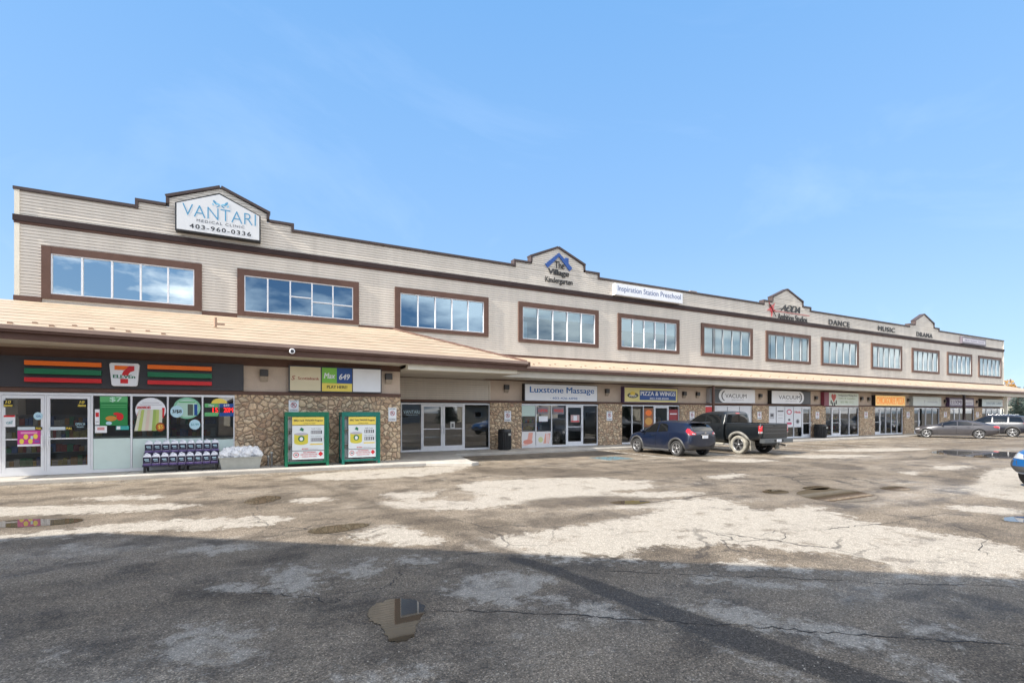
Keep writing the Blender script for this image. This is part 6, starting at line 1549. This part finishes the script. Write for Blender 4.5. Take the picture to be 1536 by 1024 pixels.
# raised walk and kerbs
ca = G(721, 693.5, .1); cb_ = G(683, 682, .1)
wp = [(XWL-3, 17.75), (-6.5, 17.62), (PX(300, 17.4), 17.42), (PX(500, 17.2), 17.28), (PX(640, 17.05), 17.12), (ca[0]-.35, ca[1]-.05), (ca[0], ca[1]+.15), (ca[0]-.1, ca[1]+.5), (cb_[0]+.1, 20.15), (XR+8, 20.2), (XR+8, DW+.3), (XWL-3, DW+.3)]
walk = MB().slab(wp, -.05, WK).build('sidewalk', M_CONC); struct(walk)
bv = walk.modifiers.new('bevel', 'BEVEL'); bv.width = .03; bv.segments = 2; bv.limit_method = 'ANGLE'; bv.angle_limit = R(50)
jm = MB()                                          # control joints
for x in np.arange(-11, 7.5, 1.9): jm.box(x-.006, x+.006, 17.72, 18.6, WK+.001, WK+.004)
for x in np.arange(9, XR, 2.4): jm.box(x-.008, x+.008, 20.27, 21.9, WK+.001, WK+.004)
struct(jm.build('sidewalk_joint', mat('joint', (.10, .09, .08), .9)))
# cracks: ribbons lying on the asphalt
M_CRACK = mat('crack', (.022, .02, .02), .85, var=0)
CR = [([(365,890),(400,889),(440,893),(470,897),(500,905),(508,898),(525,889),(560,884),(580,880),(598,866),(605,852)], .022), ([(650,917),(700,916),(768,918),(800,921),(860,922),(900,926),(980,930),(1050,934),(1110,938),(1160,941),(1200,945),(1280,951),(1340,955),(1400,960),(1470,962),(1560,969)], .028),
      ([(870,855),(960,858),(1060,863),(1150,865),(1250,870),(1350,875),(1450,877),(1560,881)], .024), ([(900,758),(988,752),(1060,742),(1138,736)], .05), ([(768,718),(840,714),(918,709),(1000,700),(1060,697)], .05),
      ([(1228,795),(1260,791),(1290,788),(1340,783),(1380,775),(1430,768)], .035), ([(1060,794),(1085,806),(1110,812),(1140,810),(1150,806),(1180,814),(1230,822)], .02), ([(1140,804),(1165,795),(1180,800),(1170,815)], .018), ([(1180,745),(1260,760),(1330,772),(1420,785),(1470,800),(1500,815)], .02), ([(1480,805),(1470,825),(1490,835)], .02),
      ([(1180,712),(1240,706),(1300,708),(1360,712),(1440,716)], .05), ([(1310,693),(1380,688),(1400,683)], .06), ([(845,688),(930,694),(1020,690)], .04), ([(640,770),(700,783),(768,800)], .03), ([(120,735),(190,731),(250,727)], .02)]
rr = random.Random(5)
for pts, w in CR:
    q = []
    for i in range(len(pts)-1):
        for k in range(6): q.append((pts[i][0]+(pts[i+1][0]-pts[i][0])*k/6, pts[i][1]+(pts[i+1][1]-pts[i][1])*k/6))
    q.append(pts[-1]); g_ = [Vector(G(*p)) for p in q]; vs = []
    for i, v in enumerate(g_):
        d = (g_[min(i+1, len(g_)-1)]-g_[max(i-1, 0)]).normalized(); nrm = Vector((-d.y, d.x)); ww = w*rr.uniform(.12, .75)*(1 if 2 < i < len(g_)-3 else .4)
        v = v+nrm*rr.uniform(-.03, .03)
        vs += [(v.x+nrm.x*ww/2, v.y+nrm.y*ww/2, .004), (v.x-nrm.x*ww/2, v.y-nrm.y*ww/2, .004)]
    struct(MB().add(vs, [(2*i, 2*i+1, 2*i+3, 2*i+2)[::-1] for i in range(len(g_)-1)]).build('asphalt_crack', M_CRACK))
# painted stall lines, worn
def worn_paint(name, c):
    m, t, out = nt(name); L = t.links.new
    p = nd(t, 'ShaderNodeBsdfPrincipled', i_Roughness=.7); tr = nd(t, 'ShaderNodeBsdfTransparent'); mx = nd(t, 'ShaderNodeMixShader')
    p.inputs['Base Color'].default_value = c4(c)
    tc = nd(t, 'ShaderNodeTexCoord'); n = nd(t, 'ShaderNodeTexNoise', i_Scale=5.0, i_Detail=8.0, i_Roughness=.75); L(tc.outputs['Object'], n.inputs['Vector'])
    r = ramp(t, [(.42, 0.0), (.52, .85)]); L(n.outputs['Fac'], r.inputs[0]); L(r.outputs[0], mx.inputs[0]); L(tr.outputs[0], mx.inputs[1]); L(p.outputs[0], mx.inputs[2]); L(mx.outputs[0], out.inputs[0])
    return m
M_PAINT = worn_paint('line_paint', (.55, .53, .48)); M_BPAINT = worn_paint('blue_paint_mark', (.11, .19, .22))
for x in [15.5, 18.8, 22.5, 25.4, 28.3, 31.2, 34.1, 37.0, 39.9, 42.8, 45.7, 49.8, 52, 56]:
    struct(MB().box(x-.06, x+.06, 14.6, 19.9, .003, .0045).build('painted_line', M_PAINT))
b0 = G(925, 689); struct(MB().box(b0[0]-.5, b0[0]+.9, b0[1]-.1, b0[1]+1.2, .003, .0045).build('painted_line', M_BPAINT))
# puddles
def puddle_mat():
    m, t, out = nt('puddle'); L = t.links.new
    p = nd(t, 'ShaderNodeBsdfPrincipled', i_Roughness=.02); p.inputs['Base Color'].default_value = (.070, .055, .036, 1); p.inputs['IOR'].default_value = 1.5
    tc = nd(t, 'ShaderNodeTexCoord'); n = nd(t, 'ShaderNodeTexNoise', i_Scale=3.0, i_Detail=2.0); L(tc.outputs['Object'], n.inputs['Vector'])
    b = nd(t, 'ShaderNodeBump', i_Strength=.02, i_Distance=.01); L(n.outputs['Fac'], b.inputs['Height']); L(b.outputs[0], p.inputs['Normal'])
    L(p.outputs[0], out.inputs[0]); return m
M_PUD = puddle_mat()
for pts in PUD:
    g_ = gpoly(pts, 2); o = []
    for i, (x, y) in enumerate(g_): o.append((x+rr.uniform(-.015, .015), y+rr.uniform(-.02, .02)))
    a = sum(o[i][0]*o[(i+1) % len(o)][1]-o[(i+1) % len(o)][0]*o[i][1] for i in range(len(o)))
    struct(MB().sheet(o if a > 0 else o[::-1], .006).build('puddle_water', M_PUD))

# loose grit and small stones, thickest along the kerb
gm = MB(); rr = random.Random(9)
def pebble(x, y, r):
    a = rr.uniform(0, 6.28); p = [(x+r*rr.uniform(.6, 1)*math.cos(a+k*1.257), y+r*rr.uniform(.6, 1)*math.sin(a+k*1.257)) for k in range(5)]
    n = len(gm.v); gm.add([(q[0], q[1], .0) for q in p]+[(x, y, r*rr.uniform(.5, .9))], [(k, (k+1) % 5, 5) for k in range(5)], rr.randrange(3))
for _ in range(500):
    x = rr.uniform(-6, 8.5); pebble(x, 17.5-.035*(x+6)-abs(rr.gauss(0, .22))-.12, rr.uniform(.006, .022))
for _ in range(350):
    x = rr.uniform(9, 40); pebble(x, 20.15-abs(rr.gauss(0, .2)), rr.uniform(.01, .025))
for _ in range(420):
    px_, py_ = rr.uniform(0, 1536), 840+184*rr.random()**1.0; x, y = G(px_, py_); pebble(x, y, rr.uniform(.004, .011))
o = gm.build('gravel', [mat('grit%d' % k, c, .9) for k, c in enumerate([(.30,.26,.21), (.14,.12,.10), (.42,.38,.32)])]); tag(o, 'loose grit and small stones scattered over the asphalt', 'gravel'); o['kind'] = 'stuff'
# ================================================================ SURROUNDINGS
# unseen building left of and behind the viewpoint, shaped to cast the foreground shadow
SUN_AZ, SUN_EL = R(4), R(36)                      # light travels along +X, turned a little into the facade
SH = 7.6; off = SH/math.tan(SUN_EL)
sdx, sdy = off*math.cos(SUN_AZ), off*math.sin(SUN_AZ)
sh_pts = [G(1500, 866), G(750, 833), G(150, 798), G(-60, 808)]
sh0 = Vector(G(150, 798)); sh1 = Vector(G(1536, 868)); dv = (sh1-sh0).normalized()
e0 = sh0-Vector((sdx, sdy)); e1 = sh1+dv*.6-Vector((sdx, sdy)); e2 = Vector(G(-200, 815))-Vector((sdx, sdy))
nv = Vector((dv.y, -dv.x))
nv = nv if nv.y < 0 else -nv
fp = [tuple(e1), tuple(e0), tuple(e2+Vector((-8, 1.0))), tuple(e2+Vector((-8, 1))+nv*22), tuple(e1+nv*22)]
nb = thing('shadow_casting_building', 'tan flat-roofed neighbouring block whose shadow darkens the foreground asphalt', 'building', (e0.x, e0.y, 0))
MB().slab(fp, 0, SH-.3).build('wall', M_STUC, nb); MB().slab([(x+(x-e0.x)*.0, y) for x, y in fp], SH-.298, SH).build('roof_cap', M_TRIM, nb)

# houses and trees beyond the lot: mirrored in the shop glass, and at the right edge of the picture
LEAF = {}
def leaf_mat(name, a, b):
    if name in LEAF: return LEAF[name]
    m, t, out = nt(name); L = t.links.new
    p = nd(t, 'ShaderNodeBsdfPrincipled', i_Roughness=.75); L(p.outputs[0], out.inputs[0])
    oi = nd(t, 'ShaderNodeTexCoord'); n = nd(t, 'ShaderNodeTexNoise', i_Scale=1.7, i_Detail=5.0); L(oi.outputs['Object'], n.inputs['Vector'])
    L(mix(t, a, b, ramp_fac(t, n.outputs['Fac'], .35, .65)), p.inputs['Base Color']); LEAF[name] = m
    return m
M_BARK = mat('bark', (.10, .075, .055), .9, var=.3, scale=6)
def spruce_mesh(seed, h, r, blue=True):
    rr = random.Random(seed); mb = MB()
    for lev in range(int(h*4.5)):
        f = lev/(h*4.5); z = .5+f*(h-.6); rad = r*(1-f)**.85*(rr.uniform(.85, 1.1))
        nbr = max(5, int(13*(1-f)+5))
        for k in range(nbr):
            a = rr.uniform(0, 6.283); l = rad*rr.uniform(.65, 1.08)
            seg = max(3, int(l*4))
            for s in range(seg):
                d = l*(s+.6)/seg
                for q in range(3):
                    aa = a+rr.uniform(-.22, .22); x, y = d*math.cos(aa), d*math.sin(aa); zz = z-d*.28+rr.uniform(-.10, .12)
                    w = rr.uniform(.10, .2)*(1.15-.4*f); b = rr.uniform(0, 6.283); dx, dy = w*math.cos(b), w*math.sin(b)
                    mb.add([(x-dx, y-dy, zz-rr.uniform(.0, .07)), (x+dx, y+dy, zz-rr.uniform(0, .07)), (x+dx*.3+math.cos(aa)*w*1.2, y+dy*.3+math.sin(aa)*w*1.2, zz+rr.uniform(-.02, .14))], [(0, 1, 2)])
    return mb
def round_mesh(seed, h, r):
    rr = random.Random(seed); mb = MB()
    cl = [(rr.gauss(0, r*.45), rr.gauss(0, r*.45), h*.62+rr.gauss(0, h*.14), rr.uniform(.35, .6)*r) for _ in range(16)]
    for cx_, cy_, cz_, cr_ in cl:
        for _ in range(150):
            d = Vector((rr.gauss(0, 1), rr.gauss(0, 1), rr.gauss(0, 1))).normalized()*cr_*rr.uniform(.55, 1.05)
            c = Vector((cx_, cy_, cz_))+d; a = Vector((rr.gauss(0, 1), rr.gauss(0, 1), rr.gauss(0, 1))).normalized()*rr.uniform(.12, .24); b = a.orthogonal().normalized()*rr.uniform(.10, .18)
            mb.add([c-a, c+b, c+a, c-b], [(0, 1, 2, 3)])
    return mb
def tree(kind, x, y, h, r, label, seed, ma, base=0):
    t = thing('spruce_tree' if kind == 's' else 'broadleaf_tree', label, 'tree', (x, y, base), 0, 'trees around the lot')
    tr_ = MB().tube((x, y, base), (x, y, base+h*(.95 if kind == 's' else .55)), h*.028, h*.006 if kind == 's' else h*.014, 8)
    if kind != 's':
        for k in range(5):
            a = 1.26*k+seed; tr_.tube((x, y, base+h*(.3+.04*k)), (x+r*.6*math.cos(a), y+r*.6*math.sin(a), base+h*.66), h*.012, h*.004, 6)
    tr_.build('trunk', M_BARK, t)
    mb = spruce_mesh(seed, h, r) if kind == 's' else round_mesh(seed, h, r)
    mb.v = [(v[0]+x, v[1]+y, v[2]+base) for v in mb.v]; mb.build('crown', ma, t)
    return t
SPR = leaf_mat('blue_spruce', (.055, .085, .075), (.13, .17, .15)); GRN = leaf_mat('green_leaves', (.05, .08, .03), (.10, .14, .05)); ORG = leaf_mat('orange_leaves', (.30, .15, .03), (.40, .22, .05))
def at(px_, depth): u = (px_-CX)/F; return depth*(CA+u*SA), depth*(SA-u*CA)
x, y = at(1527, 66); tree('s', x, y, 5.6, 2.3, 'blue spruce nearest the end of the building, left of the other spruce', 3, SPR)
x, y = at(1545, 74); tree('s', x, y, 7.6, 2.9, 'taller blue spruce cut off by the right frame edge', 4, SPR)
x, y = at(1517, 112); tree('r', x, y, 8.6, 1.7, 'small orange-leaved tree rising above the canopy end', 5, ORG)
x, y = at(1524, 125); tree('r', x, y, 8.4, 2.6, 'green broadleaf tree behind the orange tree', 6, GRN)
def house(x, y, w, d, h, rz, label, wallm, roofm):
    t = thing('house', label, 'house', (0, 0, 0), 0)
    b = MB().box(-w/2, w/2, -d/2, d/2, 0, h); b.build('wall', wallm, t)
    r = MB().prism([(-w/2-.4, h+.01), (w/2+.4, h+.01), (0, h+w*.30)], -d/2-.4, d/2+.4); ro = r.build('roof', roofm, t)
    for sx in (-.28, .2):
        for sy in (-1, 1):
            f = MB().box(w*sx-.7, w*sx+.7, sy*d/2-.05, sy*d/2+.05, 1.0, 2.2); wo = f.build('window', M_WHITE, t)
            o = MB().box(w*sx-.6, w*sx+.6, sy*d/2-.06, sy*d/2+.06, 1.1, 2.1).build('pane', M_CGLASS, t); o.parent = wo
            if h > 4:
                f = MB().box(w*sx-.6, w*sx+.6, sy*d/2-.05, sy*d/2+.05, 3.6, 4.7); wo = f.build('window', M_WHITE, t)
                o = MB().box(w*sx-.5, w*sx+.5, sy*d/2-.06, sy*d/2+.06, 3.7, 4.6).build('pane', M_CGLASS, t); o.parent = wo
    t.location = (x, y, 0); t.rotation_euler = (0, 0, rz)
M_HW = mat('house_wall', (.5, .46, .38), .7, var=.1); M_HW2 = mat('house_wall_white', (.62, .6, .56), .7, var=.1); M_HR = mat('house_roof', (.10, .085, .08), .8, var=.2)
x, y = at(1516, 96); house(x, y, 9, 9, 3.4, R(20), 'beige house behind the blue spruce at the right edge', M_HW, M_HR)
x, y = at(1560, 120); house(x, y, 9, 10, 3.6, R(-8), 'pale house beyond the tall spruce at the right edge', M_HW2, M_HR)
k = 0
for hx, hy, nm in ((2, -46, 'brown-roofed house facing the clinic end across the lot'), (22, -50, 'white gabled house facing the massage shop across the lot'), (42, -47, 'beige gabled house facing the vacuum shops across the lot'), (64, -52, 'pale gabled house facing the orange sign across the lot'), (88, -50, 'dark-roofed house facing the far shops across the lot')):
    house(hx, hy, 12, 9, 5.6 if k % 2 else 3.2, R((-8, 5, 12, -4, 9)[k]), nm, (M_HW, M_HW2)[k % 2], M_HR); k += 1
k = 0
for tx, ty, hh in ((-8, -40, 8), (11, -44, 9), (31, -42, 8), (52, -44, 10), (74, -43, 8), (99, -44, 9)):
    nm = ['spruce left of the brown-roofed house across the lot', 'leafy tree between the first two houses across the lot', 'spruce between the white and beige houses across the lot', 'leafy tree between the beige and pale houses across the lot', 'spruce between the pale and dark-roofed houses across the lot', 'leafy tree past the last house across the lot'][k]
    tree('s' if k % 2 == 0 else 'r', tx, ty, hh, hh*.3, nm, 20+k, SPR if k % 2 == 0 else GRN); k += 1

# ================================================================ SKY, SUN, CAMERA
w = bpy.data.worlds.new('World'); SC.world = w; w.use_nodes = True
t = w.node_tree; t.nodes.clear(); L = t.links.new
out = t.nodes.new('ShaderNodeOutputWorld'); bg = t.nodes.new('ShaderNodeBackground'); L(bg.outputs[0], out.inputs[0])
sky = t.nodes.new('ShaderNodeTexSky'); sky.sky_type = 'NISHITA'; sky.sun_disc = False
sky.sun_elevation = SUN_EL
# sun_rotation is measured clockwise from +Y: the sun stands towards -X, a little towards -Y
sdir = Vector((-math.cos(SUN_AZ), -math.sin(SUN_AZ)))
sky.sun_rotation = math.atan2(sdir.x, sdir.y)
sky.air_density = 1.0; sky.dust_density = .25; sky.ozone_density = 2.2; sky.altitude = 900
tc = t.nodes.new('ShaderNodeTexCoord'); sx = t.nodes.new('ShaderNodeSeparateXYZ'); L(tc.outputs['Generated'], sx.inputs[0])
den = math_n(t, 'ADD', math_n(t, 'MAXIMUM', sx.outputs[2], 0.0), .18)
cx_ = math_n(t, 'DIVIDE', sx.outputs[0], den); cy_ = math_n(t, 'DIVIDE', sx.outputs[1], den)
cb = t.nodes.new('ShaderNodeCombineXYZ'); L(cx_, cb.inputs[0]); L(cy_, cb.inputs[1])
n = nd(t, 'ShaderNodeTexNoise', i_Scale=1.15, i_Detail=9.0, i_Roughness=.58); L(cb.outputs[0], n.inputs['Vector'])
cl = ramp(t, [(.44, 0.0), (.62, 1.0)]); L(n.outputs['Fac'], cl.inputs[0])
side = nd(t, 'ShaderNodeMapRange', interpolation_type='SMOOTHSTEP'); L(sx.outputs[1], side.inputs[0]); side.inputs[1].default_value = .15; side.inputs[2].default_value = -.25
fac = math_n(t, 'MULTIPLY', cl.outputs[0], side.outputs[0])
# faint high wisps in the clear half
n2 = nd(t, 'ShaderNodeTexNoise', i_Scale=.8, i_Detail=7.0, i_Roughness=.6, i_Distortion=.8); L(cb.outputs[0], n2.inputs['Vector'])
wz = ramp(t, [(.50, 0.0), (.80, .05)]); L(n2.outputs['Fac'], wz.inputs[0])
fac = math_n(t, 'MAXIMUM', fac, wz.outputs[0])
SKY_GAIN, CLOUD = 1.0, 8.0
zr = ramp(t, [(0, (1.20, 1.72, 2.36)), (.15, (1.00, 1.58, 2.34)), (.30, (.76, 1.38, 2.30)), (.45, (.64, 1.28, 2.28)), (.64, (.50, 1.15, 2.20)), (1, (.26, .72, 1.75))]); L(sx.outputs[2], zr.inputs[0])
clear = mix(t, sky.outputs[0], zr.outputs[0], .93)
col = mix(t, clear, (CLOUD, CLOUD*.97, CLOUD*.92), fac)
L(col, bg.inputs[0]); bg.inputs[1].default_value = .15
sun = bpy.data.lights.new('sun', 'SUN'); sun.energy = 3.7; sun.angle = R(.53); sun.color = (1.0, .94, .84)
so_ = bpy.data.objects.new('sun', sun); COL.objects.link(so_)
ld = Vector((math.cos(SUN_AZ)*math.cos(SUN_EL), math.sin(SUN_AZ)*math.cos(SUN_EL), -math.sin(SUN_EL)))
so_.rotation_euler = ld.to_track_quat('-Z', 'Y').to_euler()
cam = bpy.data.cameras.new('camera'); co_ = bpy.data.objects.new('camera', cam); COL.objects.link(co_)
co_.location = (0, 0, CAMH); fwd = Vector((CA, SA, 0)); co_.rotation_euler = fwd.to_track_quat('-Z', 'Y').to_euler()
cam.sensor_fit = 'HORIZONTAL'; cam.sensor_width = 36; cam.lens = 36*F/1536; cam.shift_y = (HY-512)/1536; cam.clip_end = 6000; cam.clip_start = .05
SC.camera = co_
SC.view_settings.view_transform = 'Standard'; SC.view_settings.look = 'None'; SC.view_settings.exposure = 1.5; SC.view_settings.gamma = 1
SC.cycles.max_bounces = 8; SC.cycles.diffuse_bounces = 4; SC.cycles.transparent_max_bounces = 12; SC.cycles.sample_clamp_indirect = 6
SC.cycles.use_denoising = True
